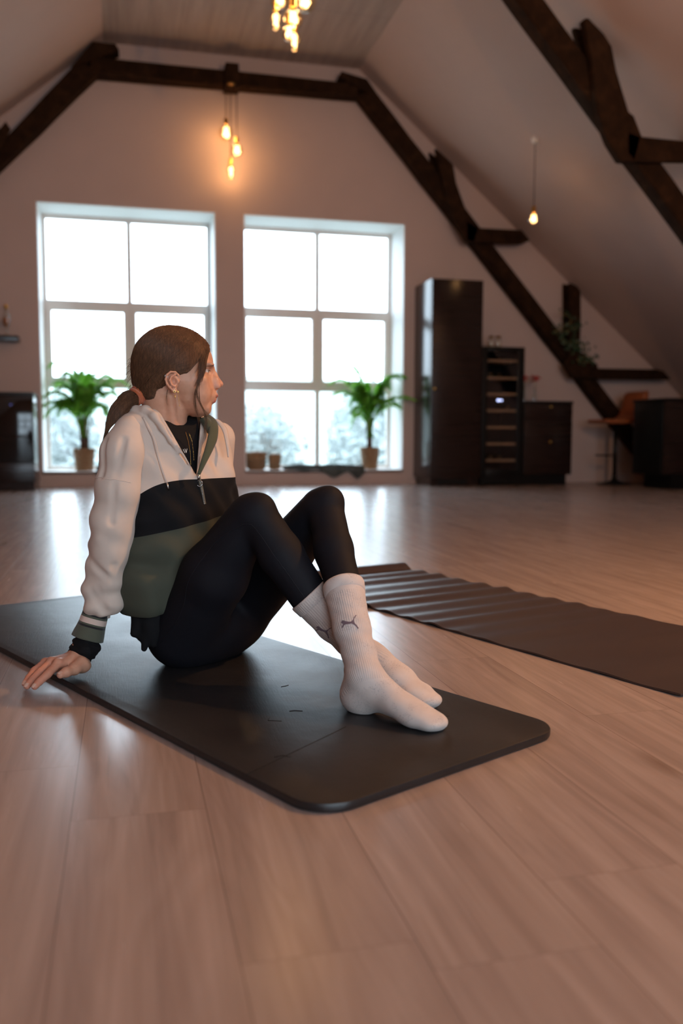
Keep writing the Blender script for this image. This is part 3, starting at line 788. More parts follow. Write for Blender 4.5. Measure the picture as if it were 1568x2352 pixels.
def palm(x, y, z, tips, rt, rb, hb, label, seed):
    o = empty('potted_palm', (x, y, z))
    MB().lathe([(0, 0), (rb, 0), (rb + .004, .01), (rt, hb - .012), (rt + .006, hb), (rt - .008, hb), (rt - .014, hb - .03), (0, hb - .03)], (0, 0, 0), 32).build('basket_pot', M['basket'], o)
    rr = random.Random(seed); mb = MB(); mb2 = MB()
    for k in range(9):
        a = rr.uniform(0, 6.28); r0 = rr.uniform(0, .045)
        mb.tube([(r0 * math.cos(a), r0 * math.sin(a), hb - .04), (r0 * 1.1 * math.cos(a), r0 * 1.1 * math.sin(a), hb + .13)], [.016, .010], 6)
        mb2.tube([(r0 * 1.1 * math.cos(a), r0 * 1.1 * math.sin(a), hb + .12), (r0 * 2.2 * math.cos(a), r0 * 2.2 * math.sin(a), hb + .36)], [.009, .006], 6)
    mb.build('stem_base', M['palmbase'], o); mb2.build('stem', M['palmstem'], o)
    tips = list(tips) + [(a_[0] * rr.uniform(.55, .85) + rr.uniform(-.06, .06), -.12 * rr.random(), a_[2] * rr.uniform(.75, .95), a_[3]) for a_ in tips[:10]]
    for k, (tx, ty, tz, ll) in enumerate(tips):
        s0 = Vector((rr.uniform(-.03, .03), rr.uniform(-.03, .03), hb + .12)); T_ = Vector((tx, ty, tz))
        m1 = Vector((tx * .12, ty * .12, hb + .12 + (tz - hb) * .55 + .06)); m2 = Vector((tx * .5, ty * .5, max(tz, hb + .45) + .10 + .12 * rr.random()))
        frond(o, s0, m1, m2, T_, ll, seed * 100 + k)
    return tag(o, label, 'potted palm')
palm(-.43, 10.20, .172, [(-.42, -.12, .78, .2), (-.36, .02, 1.12, .17), (-.50, -.05, .62, .18), (-.20, -.05, .98, .22), (-.05, .05, 1.02, .2), (.12, -.05, 1.0, .2), (.34, .02, .98, .2), (.50, -.08, .92, .22), (.28, -.12, .62, .2), (-.28, -.1, .72, .18), (.05, -.2, .85, .2), (.42, .05, .78, .18), (-.12, -.15, .65, .2), (.22, .06, .80, .2), (-.30, .08, .90, .2), (.02, -.1, .72, .2)],
     .118, .092, .245, 'green palm in a woven basket pot in the left window behind the person', 3)
palm(2.85, 10.20, .172, [(-.34, -.05, 1.18, .15), (-.48, -.02, .86, .19), (-.30, -.1, .98, .18), (-.52, 0, .98, .16), (-.12, -.08, .92, .2), (.14, -.1, .90, .2), (.30, -.2, 1.05, .18), (.36, -.3, 1.06, .16), (.45, -.38, .80, .16), (.30, -.15, .75, .18), (-.22, -.12, .62, .18), (.05, -.15, .78, .2), (-.10, .05, .78, .2), (-.25, .03, .45, .16)],
     .118, .088, .258, 'green palm in a woven basket pot at the right end of the right window sill', 8)
def lantern(x, y, r, hb, hw, label):
    o = empty('basket_lantern', (x, y, .172))
    MB().lathe([(0, 0), (r * .7, 0), (r * .78, .01), (r, hb * .8), (r, hb), (r - .008, hb), (r - .01, .02), (0, .02)], (0, 0, 0), 32).build('basket', M['basket'], o)
    mb = MB()
    for k in range(18):
        a = 2 * PI * k / 18; c_, s_ = math.cos(a), math.sin(a)
        mb.tube([(c_ * r * .97, s_ * r * .97, hb - .01), (c_ * r * 1.02, s_ * r * 1.02, hb + (hw - hb) * .5), (c_ * r * .88, s_ * r * .88, hw - .03), (c_ * r * .55, s_ * r * .55, hw)], .003, 4)
    for z, q in ((hb + .002, .98), (hw, .55), (hb + (hw - hb) * .5, 1.02)):
        mb.tube([(math.cos(2 * PI * k / 32) * r * q, math.sin(2 * PI * k / 32) * r * q, z) for k in range(33)], .0035, 4)
    mb.build('wire_cage', M['wire'], o)
    MB().lathe([(0, .02), (r * .5, .02), (r * .5, hb + .012), (r * .46, hb + .018), (0, hb + .015)], (0, 0, 0), 24).build('candle', M['wax'], o)
    tag(o, label, 'lantern')
lantern(1.477, 10.16, .125, .20, .425, 'larger woven basket lantern with wire cage in the right window')
lantern(1.70, 10.20, .080, .175, .345, 'smaller woven basket lantern with wire cage in the right window')
# sheepskins over the sill
def skin(name, x0, x1, y_in, drops, label, seed):
    rr = random.Random(seed); NX = 60; mb = MB(); rows = []
    def drop(x):
        return sum(d * math.exp(-((x - c) / w) ** 2) for c, w, d in drops)
    path_n = 26
    for i in range(NX + 1):
        x = x0 + (x1 - x0) * i / NX
        e = min(i, NX - i) / NX; yi = y_in - .10 * max(0, 1 - e * 5) + .03 * math.sin(x * 9)
        dd_ = drop(x); yo = 9.965
        tot = (yi - yo) + dd_; row = []
        for j in range(path_n + 1):
            s = tot * j / path_n
            if s < yi - yo: y = yi - s; z = .195 + .012 * math.sin(x * 14 + y * 9)
            else: y = yo - .012 * min(1, (s - (yi - yo)) * 30); z = .192 - (s - (yi - yo))
            row.append((x, y, z))
        rows.append(row)
    vs = [p for r in rows for p in r]; n = path_n + 1
    vs2 = [(p[0], p[1] + (.012 if p[2] < .185 else 0), p[2] - (.012 if p[2] >= .185 else 0)) for p in vs]
    K = len(vs)
    fs = [(i * n + j, (i + 1) * n + j, (i + 1) * n + j + 1, i * n + j + 1) for i in range(NX) for j in range(n - 1)]
    fs += [tuple(K + q for q in reversed(f)) for f in fs]
    mb.add(vs + vs2, fs, True)
    for k in range(9000):
        i = rr.randrange(NX); j = rr.randrange(n - 1); a = Vector(rows[i][j]); b = Vector(rows[i + 1][j + 1]); c = a.lerp(b, rr.random())
        nrm = Vector((0, 0, 1)) if c.z > .18 else Vector((0, -1, -.5))
        if c.z > .18 and c.y < 9.99: nrm = Vector((0, -.8, .5))
        d = (nrm + Vector((rr.gauss(0, .45), rr.gauss(0, .45), rr.gauss(0, .45)))).normalized() * rr.uniform(.018, .034); e = Vector((.0022, 0, 0.0012))
        mb.add([c - e, c + e, c + d], [(0, 1, 2)])
    o = mb.build(name, M['fur'], None)
    return tag(o, label, 'sheepskin')
M['fur'] = plain('grey_green_fur', (0.10, 0.115, 0.11), 0.85, var=.35, scale=30)
skin('sheepskin', 1.80, 2.72, 10.42, [(2.36, .13, .105), (2.64, .09, .12), (2.0, .12, .03)], 'dark grey sheepskin on the right window sill, hanging over its edge', 3)
skin('sheepskin', -.295, .62, 10.42, [(-.22, .10, .10), (.2, .15, .10)], 'dark grey sheepskin on the left window sill, mostly behind the person', 4)
# ivy wound round the lower joint of the gable truss
mb = MB(); rr = random.Random(2); pts = []
for k in range(60):
    q = k / 59; pts.append((4.98 + .42 * q + .13 * math.sin(q * 26), 9.62 + .03 * math.cos(q * 26), 1.95 - .52 * q + .07 * math.cos(q * 19)))
o = empty('ivy_garland', (5.2, 9.62, 1.7)); og = Vector((5.2, 9.62, 1.7))
mb.tube([Vector(p) - og for p in pts], .005, 5); mb.build('vine', M['palmstem'], o)
mb = MB()
for k in range(150):
    p = Vector(rr.choice(pts)) - og + Vector((rr.gauss(0, .035), rr.uniform(-.05, .01), rr.gauss(0, .035))); d = Vector((rr.gauss(0, 1), rr.gauss(0, .5), rr.gauss(0, 1))).normalized() * .032
    e = d.cross(Vector((rr.gauss(0, .3), 1, rr.gauss(0, .3)))).normalized() * .02
    mb.add([p, p + d * .5 + e, p + d, p + d * .5 - e], [(0, 1, 2, 3)])
mb.build('leaves', plain('ivy_leaf', (.022, .06, .025), .5), o)
tag(o, 'dark green ivy garland wound round the lower joint of the truss', 'ivy')
# ------------------------------------------------------------------ the person: signed distance fields turned into meshes
import openvdb
from mathutils.bvhtree import BVHTree
def at(px, py, Y):
    """world point on plane y=Y that a measured picture point belongs to"""
    d = _fw + _r2 * (px - 784) / 2030 + _u2 * (1176 - py) / 2030
    t_ = Y / d.y
    return np.array((d.x * t_, d.y * t_, CAM_H + d.z * t_))
def A3(*v): return np.array(v, float)
def unit(v): return v / np.linalg.norm(v)
class Field:
    def __init__(s, lo, hi, h, bg=0.04):
        s.h = h; s.lo = np.floor(np.array(lo) / h).astype(int); s.hi = np.ceil(np.array(hi) / h).astype(int)
        s.n = s.hi - s.lo; s.d = np.full(tuple(s.n), bg, np.float32); s.bg = bg
    def box(s, lo, hi):
        a = np.clip(np.floor(np.array(lo) / s.h).astype(int) - s.lo, 0, s.n); b = np.clip(np.ceil(np.array(hi) / s.h).astype(int) - s.lo, 0, s.n)
        sl = tuple(slice(i, max(j, i)) for i, j in zip(a, b))
        ax = [((np.arange(q.start, q.stop) + s.lo[i]) * s.h).astype(np.float32) for i, q in enumerate(sl)]
        X = np.meshgrid(*ax, indexing='ij'); return sl, X
    def comb(s, sl, v, k, mode):
        a = s.d[sl]
        if mode == 'u':
            if k <= 0: r = np.minimum(a, v)
            else:
                h = np.clip(.5 + .5 * (a - v) / k, 0, 1); r = a * (1 - h) + v * h - k * h * (1 - h)
        elif mode == 's':      # subtract v
            v = -v
            if k <= 0: r = np.maximum(a, v)
            else:
                h = np.clip(.5 - .5 * (a - v) / k, 0, 1); r = a * (1 - h) + v * h + k * h * (1 - h)
        else: r = np.maximum(a, v)
        s.d[sl] = r
    def cone(s, a, b, ra, rb, k=0.01, mode='u', warp=None):
        a = np.array(a, float); b = np.array(b, float); R = max(ra, rb) + s.bg
        sl, (X, Y, Z) = s.box(np.minimum(a, b) - R, np.maximum(a, b) + R)
        ab = b - a; L2 = float(ab @ ab) + 1e-12
        t_ = np.clip(((X - a[0]) * ab[0] + (Y - a[1]) * ab[1] + (Z - a[2]) * ab[2]) / L2, 0, 1)
        d = np.sqrt((X - a[0] - t_ * ab[0]) ** 2 + (Y - a[1] - t_ * ab[1]) ** 2 + (Z - a[2] - t_ * ab[2]) ** 2) - (ra + (rb - ra) * t_)
        if warp is not None: d = d + warp(X, Y, Z, t_)
        s.comb(sl, d.astype(np.float32), k, mode)
    def chain(s, pts, rs, k=0.01, warp=None):
        for i in range(len(pts) - 1): s.cone(pts[i], pts[i + 1], rs[i], rs[i + 1], k, warp=warp)
    def ell(s, c, r, axes=None, k=0.01, mode='u', warp=None):
        c = np.array(c, float); r = np.array(r, float); Rm = r.max() + s.bg
        sl, (X, Y, Z) = s.box(c - Rm, c + Rm)
        X = X - c[0]; Y = Y - c[1]; Z = Z - c[2]
        if axes is None: u, v, w = X, Y, Z
        else: u, v, w = [X * q[0] + Y * q[1] + Z * q[2] for q in axes]
        k0 = np.sqrt((u / r[0]) ** 2 + (v / r[1]) ** 2 + (w / r[2]) ** 2); k1 = np.sqrt((u / r[0] ** 2) ** 2 + (v / r[1] ** 2) ** 2 + (w / r[2] ** 2) ** 2) + 1e-9
        d = k0 * (k0 - 1) / k1
        if warp is not None: d = d + warp(X + c[0], Y + c[1], Z + c[2], 0)
        s.comb(sl, d.astype(np.float32), k, mode)
    def floor(s, z0):
        z = ((np.arange(s.n[2]) + s.lo[2]) * s.h).astype(np.float32)
        s.d = np.maximum(s.d, (z0 - z)[None, None, :])
    def mesh(s, smooth=1):
        g = openvdb.FloatGrid(s.bg); d = np.clip(s.d, -s.bg, s.bg).astype(np.float32)
        g.copyFromArray(d, ijk=tuple(int(i) for i in s.lo), tolerance=0.0)
        g.transform = openvdb.createLinearTransform(voxelSize=s.h)
        p, q = g.convertToQuads(isovalue=0.0)
        p = np.array(p, float); q = np.array(q, int)
        return p, q
def relax(p, q, it=2, lam=0.5):
    e = np.concatenate([q[:, [0, 1]], q[:, [1, 2]], q[:, [2, 3]], q[:, [3, 0]]]); e = np.concatenate([e, e[:, ::-1]])
    cnt = np.bincount(e[:, 0], minlength=len(p))[:, None]
    for _ in range(it):
        s_ = np.stack([np.bincount(e[:, 0], weights=p[e[:, 1], k], minlength=len(p)) for k in range(3)], 1)
        p = p + lam * (s_ / np.maximum(cnt, 1) - p)
    return p
def waves(seed, scale, n=5):
    rr = np.random.RandomState(seed); D = rr.randn(n, 3); D /= np.linalg.norm(D, axis=1)[:, None]; ph = rr.rand(n) * 6.28; sc = scale * (0.7 + .8 * rr.rand(n))
    def f(X, Y, Z): return sum(np.sin((X * d[0] + Y * d[1] + Z * d[2]) * s_ + p_) for d, s_, p_ in zip(D, sc, ph)) / n
    return f
def obj_from(name, p, q, mat, parent=None, origin=None, mats=None):
    me = bpy.data.meshes.new(name); o_ = np.zeros(3) if origin is None else np.array(origin)
    me.from_pydata((p - o_).tolist(), [], q.tolist()); me.update(); set_smooth(me)
    for m in (mats or [mat]): me.materials.append(m)
    o = link(name, me, parent); return o
def attr(o, name, vals):
    a = o.data.attributes.new(name, 'FLOAT', 'POINT'); a.data.foreach_set('value', np.asarray(vals, np.float32))

ORG = A3(.19, 2.14, .016)       # the person's base on the mat
MATZ = 0.0154

# ---- head frame: u forward, s to her left (away from the camera), v up
HC = at(400, 850, 2.10); MM = 0.00097
_ph = math.radians(2.4); _pt = math.radians(0.0)
HU = A3(math.cos(_ph), math.sin(_ph), 0); HS = A3(-math.sin(_ph), math.cos(_ph), 0); HV = A3(0, 0, 1)
def H(u, s_, v): return HC + MM * (HU * u * 1.015 + HS * s_ + HV * v)
HAX = (HU, HS, HV)
def hell(F, u, s_, v, ru, rs_, rv, k=4, mode='u', rot=0.0):
    """ellipsoid in head coordinates (mm); rot turns it in the u-v plane (degrees)"""
    c, s2 = math.cos(math.radians(rot)), math.sin(math.radians(rot))
    ax = (HU * c + HV * s2, HS, -HU * s2 + HV * c)
    F.ell(H(u, s_, v), (ru * MM, rs_ * MM, rv * MM), ax, k * MM, mode)
def hcone(F, a, b, ra, rb, k=4, mode='u'): F.cone(H(*a), H(*b), ra * MM, rb * MM, k * MM, mode)

# ------------ head and neck
F = Field(HC - A3(.13, .13, .30), HC + A3(.14, .13, .13), 0.0014, 0.02)
hell(F, 0, 0, 22, 91, 72, 75, 6)                      # cranium
# face block: slices
sl, (X, Y, Z) = F.box(H(-90, 0, -125) - A3(.02, .12, 0), H(120, 0, 40) + A3(.02, .12, 0))
X = X - HC[0]; Y = Y - HC[1]; Z = (Z - HC[2]) / MM
uu = (X * HU[0] + Y * HU[1]) / MM / 1.015; ss = np.abs((X * HS[0] + Y * HS[1]) / MM)
vt = [-121, -109, -106, -101, -92, -83, -74, -60, -45, -30, -15, 0, 10, 25, 40]
ft = [56, 66, 73, 79, 82, 83.5, 87, 93, 94, 90.5, 87.5, 89.5, 93, 90, 84]
bt = [50, 38, 32, 24, 14, 8, 0, -8, -25, -45, -55, -62, -66, -70, -70]
wt = [1, 12, 21, 30, 40, 47, 52, 56, 61, 65, 66.5, 67, 67, 67, 62]
fr_ = np.interp(Z, vt, ft); bk_ = np.interp(Z, vt, bt); wd_ = np.interp(Z, vt, wt)
xm = (fr_ + bk_) / 2; aa = (fr_ - bk_) / 2
tt = (uu - xm) / aa
pw = np.where(tt > 0, 1.78, 2.35)
g = (np.abs(tt) ** pw + (ss / wd_) ** pw) ** (1 / pw) - 1
dd = g * np.minimum(aa, wd_) * 0.8
dd = np.maximum(dd, (-110.5 - Z)); dd = np.maximum(dd, Z - 38)
F.comb(sl, (dd * MM).astype(np.float32), 5 * MM, 'u')
for sg in (-1, 1):
    hell(F, 54, sg * 45, -25, 18, 16, 14, 14)             # cheekbone
    hell(F, 85, sg * 30, -3, 13.5, 14, 10.5, 6, 's')        # eye socket
    hell(F, 78, sg * 30, 12.5, 12, 21, 5.5, 7)              # brow ridge
    hell(F, 58, sg * 34, -50, 18, 16, 22, 14)             # cheek
    hell(F, 66.0, sg * 30, -2.2, 12.4, 13.8, 11.2, 2.0)     # eyelids over the ball
    # eye slit
    hcone(F, (82, sg * 20, -3.2), (69.5, sg * 43, -2.4), 4.3, 3.4, 1.0, 's')
hell(F, 74, 0, -88, 11, 26, 17, 9)                        # chin
hell(F, 74, 0, -94, 9, 15, 10, 6)
# muzzle and lips
hell(F, 82, 0, -60, 18.5, 22, 20, 9)
hell(F, 94.5, 0, -57.5, 8.2, 18, 5.0, 3.5, rot=-18)
hell(F, 88.5, 0, -73.5, 8.2, 17, 6.0, 2.5, rot=8)
hcone(F, (110, 0, -66.6), (93, 0, -65.6), 5.2, 1.6, 1.0, 's')
for sg in (-1, 1):
    hcone(F, (102, sg * 6, -66.0), (90, sg * 16, -65.4), 2.6, 1.7, 1.0, 's'); hcone(F, (91, sg * 15, -65.4), (82, sg * 24, -66.0), 1.7, 1.2, 1.0, 's')
hell(F, 97, 0, -83.5, 7, 20, 4.6, 6, 's')                 # mentolabial fold
hcone(F, (105.5, 0, -47), (106.5, 0, -54), 1.8, 2.2, 2, 's')  # philtrum
# nose
hcone(F, (87.5, 0, 6), (94.5, 0, -10), 6.0, 6.4, 7); hcone(F, (94.5, 0, -10), (107.0, 0, -30.5), 6.3, 7.2, 5)
hell(F, 106.0, 0, -31, 8.4, 8.2, 7.2, 4)
for sg in (-1, 1):
    hell(F, 99.0, sg * 11.2, -37.0, 8.6, 5.6, 6.2, 3.2)
    hell(F, 92, sg * 9, -26, 13, 8, 14, 7, rot=25)
    hell(F, 104, sg * 6.6, -42.5, 4.6, 2.3, 2.8, 1.5, 's', rot=15)
hcone(F, (104.5, 0, -38), (98, 0, -43), 3.2, 3.6, 3)
# ears
for sg in (-1, 1):
    o_ = 66.5 * sg
    def E_(u, s_, v): return (u * .96 - 5, o_ + sg * s_, v * .93 - 3)
    hell(F, -10, o_, -30, 13.5, 4.5, 20, 3, rot=12)
    hx = [(9, 1, -27), (8, 4, -15), (0, 7, -7.5), (-11, 10, -7.5), (-20, 12, -15), (-23, 12.5, -26), (-20, 11, -37), (-13, 8, -46), (-5, 5, -54), (3, 3, -54)]
    for i in range(len(hx) - 1): hcone(F, E_(*hx[i]), E_(*hx[i + 1]), 2.5, 2.5, 2.0)
    hell(F, -11, o_ + sg * 4, -29, 12.5, 5, 17, 3, rot=12)
    ax_ = [(-1, 8, -14), (-10, 10, -19), (-13.5, 10.5, -29), (-9, 8.5, -39), (-1, 7, -43)]
    for i in range(len(ax_) - 1): hcone(F, E_(*ax_[i]), E_(*ax_[i + 1]), 2.2, 2.2, 2.2)
    hell(F, -7.5, o_ + sg * 11, -31, 6.6, 8.8, 8.8, 2, 's', rot=10)
    hell(F, -13, o_ + sg * 14, -17, 7, 4.2, 3.2, 2, 's', rot=25)
    hell(F, 1.5, o_ + sg * 4, -32, 3.4, 4.5, 4.8, 2.5)
    hell(F, -6.5, o_ + sg * 4.5, -51, 5.6, 3.2, 6.0, 2.5)
# neck
NB = at(398, 1035, 2.135)
F.cone(H(-30, 0, -40), at(385, 1035, 2.135), .048, .050, .012)
F.cone(H(-2, 0, -92), at(389, 1010, 2.10), .029, .030, .014)
for sg in (-1, 1):
    F.cone(H(-14, sg * 44, -66), at(402, 1018, 2.10) + HS * sg * .014, .0085, .0075, .010)
F.cone(at(408, 1018, 2.08), at(350, 1026, 2.03), .008, .008, .012)
hp, hq = F.mesh(); hp = relax(hp, hq, 1, .35)

# ------------ right hand (the visible one) and a plain left hand
def hand(F, wrist, fw, knu, pips, dips, tips, th, side, fr):
    pass
RH = dict()
kn = [at(133, 1524, 1.993), at(118, 1521, 2.012), at(104, 1523, 2.030), at(97, 1530, 2.046)]
pp = [at(109, 1549, 1.962), at(91, 1545, 1.985), at(80, 1540, 2.012), at(77, 1541, 2.036)]
dp = [at(90, 1566, 1.945), at(73, 1563, 1.965), at(66, 1557, 1.995), at(68, 1555, 2.026)]
tp = [at(80, 1577, 1.935), at(62, 1576, 1.950), at(57, 1570, 1.980), at(61, 1565, 2.016)]
F = Field(A3(-.27, 1.88, -.005), A3(.02, 2.16, .19), 0.0011, 0.015)
WR = at(178, 1513, 2.035); PALM = at(165, 1527, 2.025)
FA = at(203, 1448, 2.045)
F.chain([FA, at(190, 1488, 2.04), WR], [.021, .022, .0225], .01)
for s_ in (-.010, .010):
    F.cone(WR + A3(-s_ * .3, s_, 0), (kn[1] + kn[2]) / 2 + A3(0, s_, -.006) + A3(.012, 0, 0), .018, .014, .012)
rad = [(.0098, .0088, .0080, .0070), (.0098, .0090, .0080, .0070), (.0095, .0085, .0076, .0066), (.0088, .0076, .0068, .0060)]
for i in range(4):
    base = WR * .45 + kn[i] * .55 + A3(0, 0, -.004)
    F.cone(base, kn[i], .0135, rad[i][0] * 1.12, .010)
    F.cone(kn[i], pp[i], rad[i][0], rad[i][1], .003); F.cone(pp[i], dp[i], rad[i][1], rad[i][2], .0025); F.cone(dp[i], tp[i], rad[i][2], rad[i][3], .0025)
    F.ell(kn[i] + A3(0, 0, .003), (.0085, .0075, .0075), None, .006)
TH = [at(186, 1524, 2.005), at(171, 1536, 1.985), at(152, 1544, 1.965), at(139, 1550, 1.953)]
F.chain(TH, [.0165, .0125, .0098, .0080], .008)
F.ell(at(187, 1530, 2.015), (.021, .020, .0155), None, .010)
# webbing crease between thumb and palm
hp2, hq2 = F.mesh(); hp2[:, 2] = np.maximum(hp2[:, 2], 0.0012)
inm = (hp2[:, 0] > -.16) & (hp2[:, 2] < MATZ)
# where the palm heel lies over the mat, rest it on the mat
def on_mat(P): return ((P[:, 0] - .263) * .895 + (P[:, 1] - 1.196) * .446) > 0.0
m_ = on_mat(hp2); hp2[m_, 2] = np.maximum(hp2[m_, 2], MATZ + .0004)
hp2 = relax(hp2, hq2, 1, .3)

# ------------ joints
hipR, hipL = at(418, 1452, 2.075), A3(.262, 2.205, .105)
kneeR, kneeL = at(588, 1180, 1.885), at(747, 1163, 1.905)
ankR = at(838, 1508, 1.785); ankL = at(836, 1552, 1.618)
shR, shL = at(288, 1012, 2.03), at(497, 1010, 2.25)
elR = at(240, 1250, 2.045)
# ------------ rest of the body under the clothes
F = Field(A3(-.16, 1.40, .012), A3(.72, 2.56, .66), 0.0040, 0.03)
SP = [A3(.20, 2.165, .13), A3(.175, 2.18, .25), A3(.135, 2.17, .38), A3(.115, 2.15, .50)]
AX = unit(A3(.66, .75, 0)); NX = unit(A3(.75, -.66, 0))
F.ell(SP[0], (.15, .10, .10), (AX, NX, HV), .03); F.ell(SP[1], (.115, .080, .12), (AX, NX, HV), .05)
F.ell(SP[2], (.125, .085, .12), (AX, NX, HV), .05); F.ell(SP[3], (.14, .075, .075), (AX, NX, HV), .04)
shRb = shR + A3(.022, .045, -.012); F.cone(SP[3], NB, .05, .040, .03); F.cone(SP[3], shRb, .045, .028, .02); F.cone(SP[3], shL - A3(.02, .0, .01), .045, .030, .02)
F.chain([shRb, elR + A3(0, .01, 0), FA], [.028, .026, .018], .02)
haL = A3(.18, 2.47, .045); elL = (shL + haL) / 2 + A3(.02, .02, 0)
F.chain([shL, elL, haL], [.036, .030, .022], .02); F.chain([haL, haL + A3(-.05, .05, -.018)], [.022, .012], .02)
for k in range(4): F.cone(haL + A3(-.04 + .012 * k, .03 + .01 * k, -.016), haL + A3(-.11 + .022 * k, .075 + .012 * k, -.024), .009, .006, .004)
for hip, kn_, an in ((hipR, kneeR, ankR), (hipL, kneeL, ankL)):
    F.chain([hip, kn_], [.058, .030], .03); F.chain([kn_ + A3(0, 0, -.012), kn_ * .65 + an * .35, an], [.028, .028, .018], .01)
toeL = at(1005, 1668, 1.485); toeR = at(998, 1590, 1.640)
F.chain([ankL, A3(.462, 1.60, .045), A3(.52, 1.525, .032)], [.018, .016, .009], .01); F.chain([ankR, ankR + A3(.02, -.04, -.03), ankR + A3(.058, -.12, -.052)], [.018, .016, .009], .01)
F.floor(MATZ + .003)
bp, bq = F.mesh(); bp = relax(bp, bq, 1, .5)
bp0 = len(hp); n2 = len(hp2)
allp = np.concatenate([hp, hp2, bp]); allq = np.concatenate([hq, hq2 + bp0, bq + bp0 + n2])
# skin material
t = NT('skin')
lip = t.n.new('ShaderNodeAttribute'); lip.attribute_name = 'lip'; brow = t.n.new('ShaderNodeAttribute'); brow.attribute_name = 'brow'; red = t.n.new('ShaderNodeAttribute'); red.attribute_name = 'red'
nn = t.noise(60, 4, .6); n5 = t.noise(900, 3, .6)
c = t.ramp(nn, [(0.3, (0.54, 0.28, 0.18)), (0.7, (0.62, 0.335, 0.225))])
c = t.mix(red.outputs['Fac'], c, (0.56, 0.20, 0.14))
c = t.mix(lip.outputs['Fac'], c, (0.42, 0.13, 0.10))
c = t.mix(brow.outputs['Fac'], c, (0.085, 0.045, 0.028))
t.base(c); t.rough(0.46); t.spec(0.4)
t.b.inputs['Subsurface Weight'].default_value = 0.12; t.b.inputs['Subsurface Radius'].default_value = (0.012, 0.005, 0.003); t.b.inputs['Subsurface Scale'].default_value = 0.6
t.bump(t.math('ADD', t.math('MULTIPLY', nn, .6), t.math('MULTIPLY', n5, .25)), 0.18, 0.0012)
M['skin'] = t.m
person = obj_from('person', allp, allq, M['skin'], None, ORG)
person.location = ORG
loc = allp - HC
U_ = (loc @ HU) / MM / 1.015; S_ = (loc @ HS) / MM; V_ = loc[:, 2] / MM
def gs(x, w): return np.exp(-(x / w) ** 2)
ishead = np.zeros(len(allp)); ishead[:bp0] = 1
lipm = ishead * np.clip(1.35 * gs(np.where(V_ > -66, (V_ + 60.5) / 6.0, (V_ + 73.5) / 7.0), .95) * (U_ > 84) * np.clip((20 - np.abs(S_)) / 5, 0, 1) - .25, 0, 1)
lipm = lipm * (V_ > -81) * (V_ < -54.5)
bc = 13.5 - .022 * (np.abs(S_) - 26) ** 2 * .6
browm = ishead * np.clip(2.0 * gs(V_ - bc + 1.0, 3.0) - .35, 0, 1) * np.clip((np.abs(S_) - 9) / 4, 0, 1) * np.clip((52 - np.abs(S_)) / 12, 0, 1) * (U_ > 55) * .85
lash = ishead * np.clip(1.5 * gs(V_ + (1.2), 1.5) - .4, 0, 1) * (np.abs(S_) > 18) * (np.abs(S_) < 45) * (U_ > 62) * .95
redm = np.zeros(len(allp))
redm[:bp0] = .30 * (gs(V_[:bp0] + 33, 12) * gs(U_[:bp0] - 108, 14)) + .22 * gs(V_[:bp0] + 28, 30) * gs(U_[:bp0] + 14, 14) * (np.abs(S_[:bp0]) > 66)
hd = hp2[:, 0]; redm[bp0:bp0 + n2] = .45 * np.clip((-.11 - hd) / .08, 0, 1) + .1
attr(person, 'lip', lipm); attr(person, 'brow', np.clip(browm + lash, 0, 1)); attr(person, 'red', np.clip(redm, 0, 1))
tag(person, 'seated person in beige, black and green hoodie and black leggings, looking to the right', 'person')
def part(name, p, q, mat, parent=person, mats=None):
    par0 = np.array(ORG)
    o = obj_from(name, p, q, mat, parent, ORG, mats); return o
def child(mb, name, mat, parent=person):
    """MB in world coordinates -> child mesh"""
    mb.v = [tuple(np.array(v_) - ORG) for v_ in mb.v]
    return mb.build(name, mat, parent)

# ------------ eyes, brows, nails
M['eyewhite'] = plain('eye_white', (0.72, 0.66, 0.62), 0.15)
M['iris'] = plain('dark_iris', (0.03, 0.02, 0.015), 0.1)
for sg in (-1, 1):
    mb = MB(); c_ = H(66.3, sg * 30, -3.0); r = 11.2 * MM
    tmp = MB().lathe([(0.0 if d in (0, 180) else r * math.sin(math.radians(d)), r * math.cos(math.radians(d))) for d in range(0, 181, 15)], (0, 0, 0), 20)
    mb.add([tuple(c_ + np.array(v_)) for v_ in tmp.v], tmp.f, True)
    e = child(mb, 'eye', M['eyewhite'])
    mb = MB(); look = unit(HU * 1.0 + HS * sg * 0.10)
    e1 = unit(np.cross(look, HV)); e2 = np.cross(e1, look)
    ring = []
    for j, (ra_, out_) in enumerate(((0, 11.75), (3.0, 11.3), (5.6, 10.2))):
        ring.append([tuple(c_ + MM * (look * out_ + (e1 * math.cos(2 * PI * k / 16) + e2 * math.sin(2 * PI * k / 16)) * ra_)) for k in range(16)])
    mb.add([p_ for r_ in ring for p_ in r_], [(i * 16 + k, i * 16 + (k + 1) % 16, (i + 1) * 16 + (k + 1) % 16, (i + 1) * 16 + k) for i in range(2) for k in range(16)], True)
    child(mb, 'iris', M['iris'], e)
    mb = MB()
    for k in range(16):
        s_ = 20 + 24 * k / 15; a0 = H(80.4 - (s_ - 20) * .40, sg * s_, -1.3); a1 = a0 + MM * (HU * 2.6 + HS * sg * (s_ - 26) * .18 + HV * (-.9)); a2 = a0 + MM * (HU * 4.4 + HS * sg * (s_ - 26) * .26 + HV * (-.4))
        mb.tube([tuple(a0), tuple(a1), tuple(a2)], [.0003, .0002, .0001], 4)
    M.setdefault('lash', plain('eyelash', (.015, .01, .008), .5)); child(mb, 'eyelashes', M['lash'])
M['nail'] = plain('fingernail', (0.66, 0.42, 0.33), 0.22)
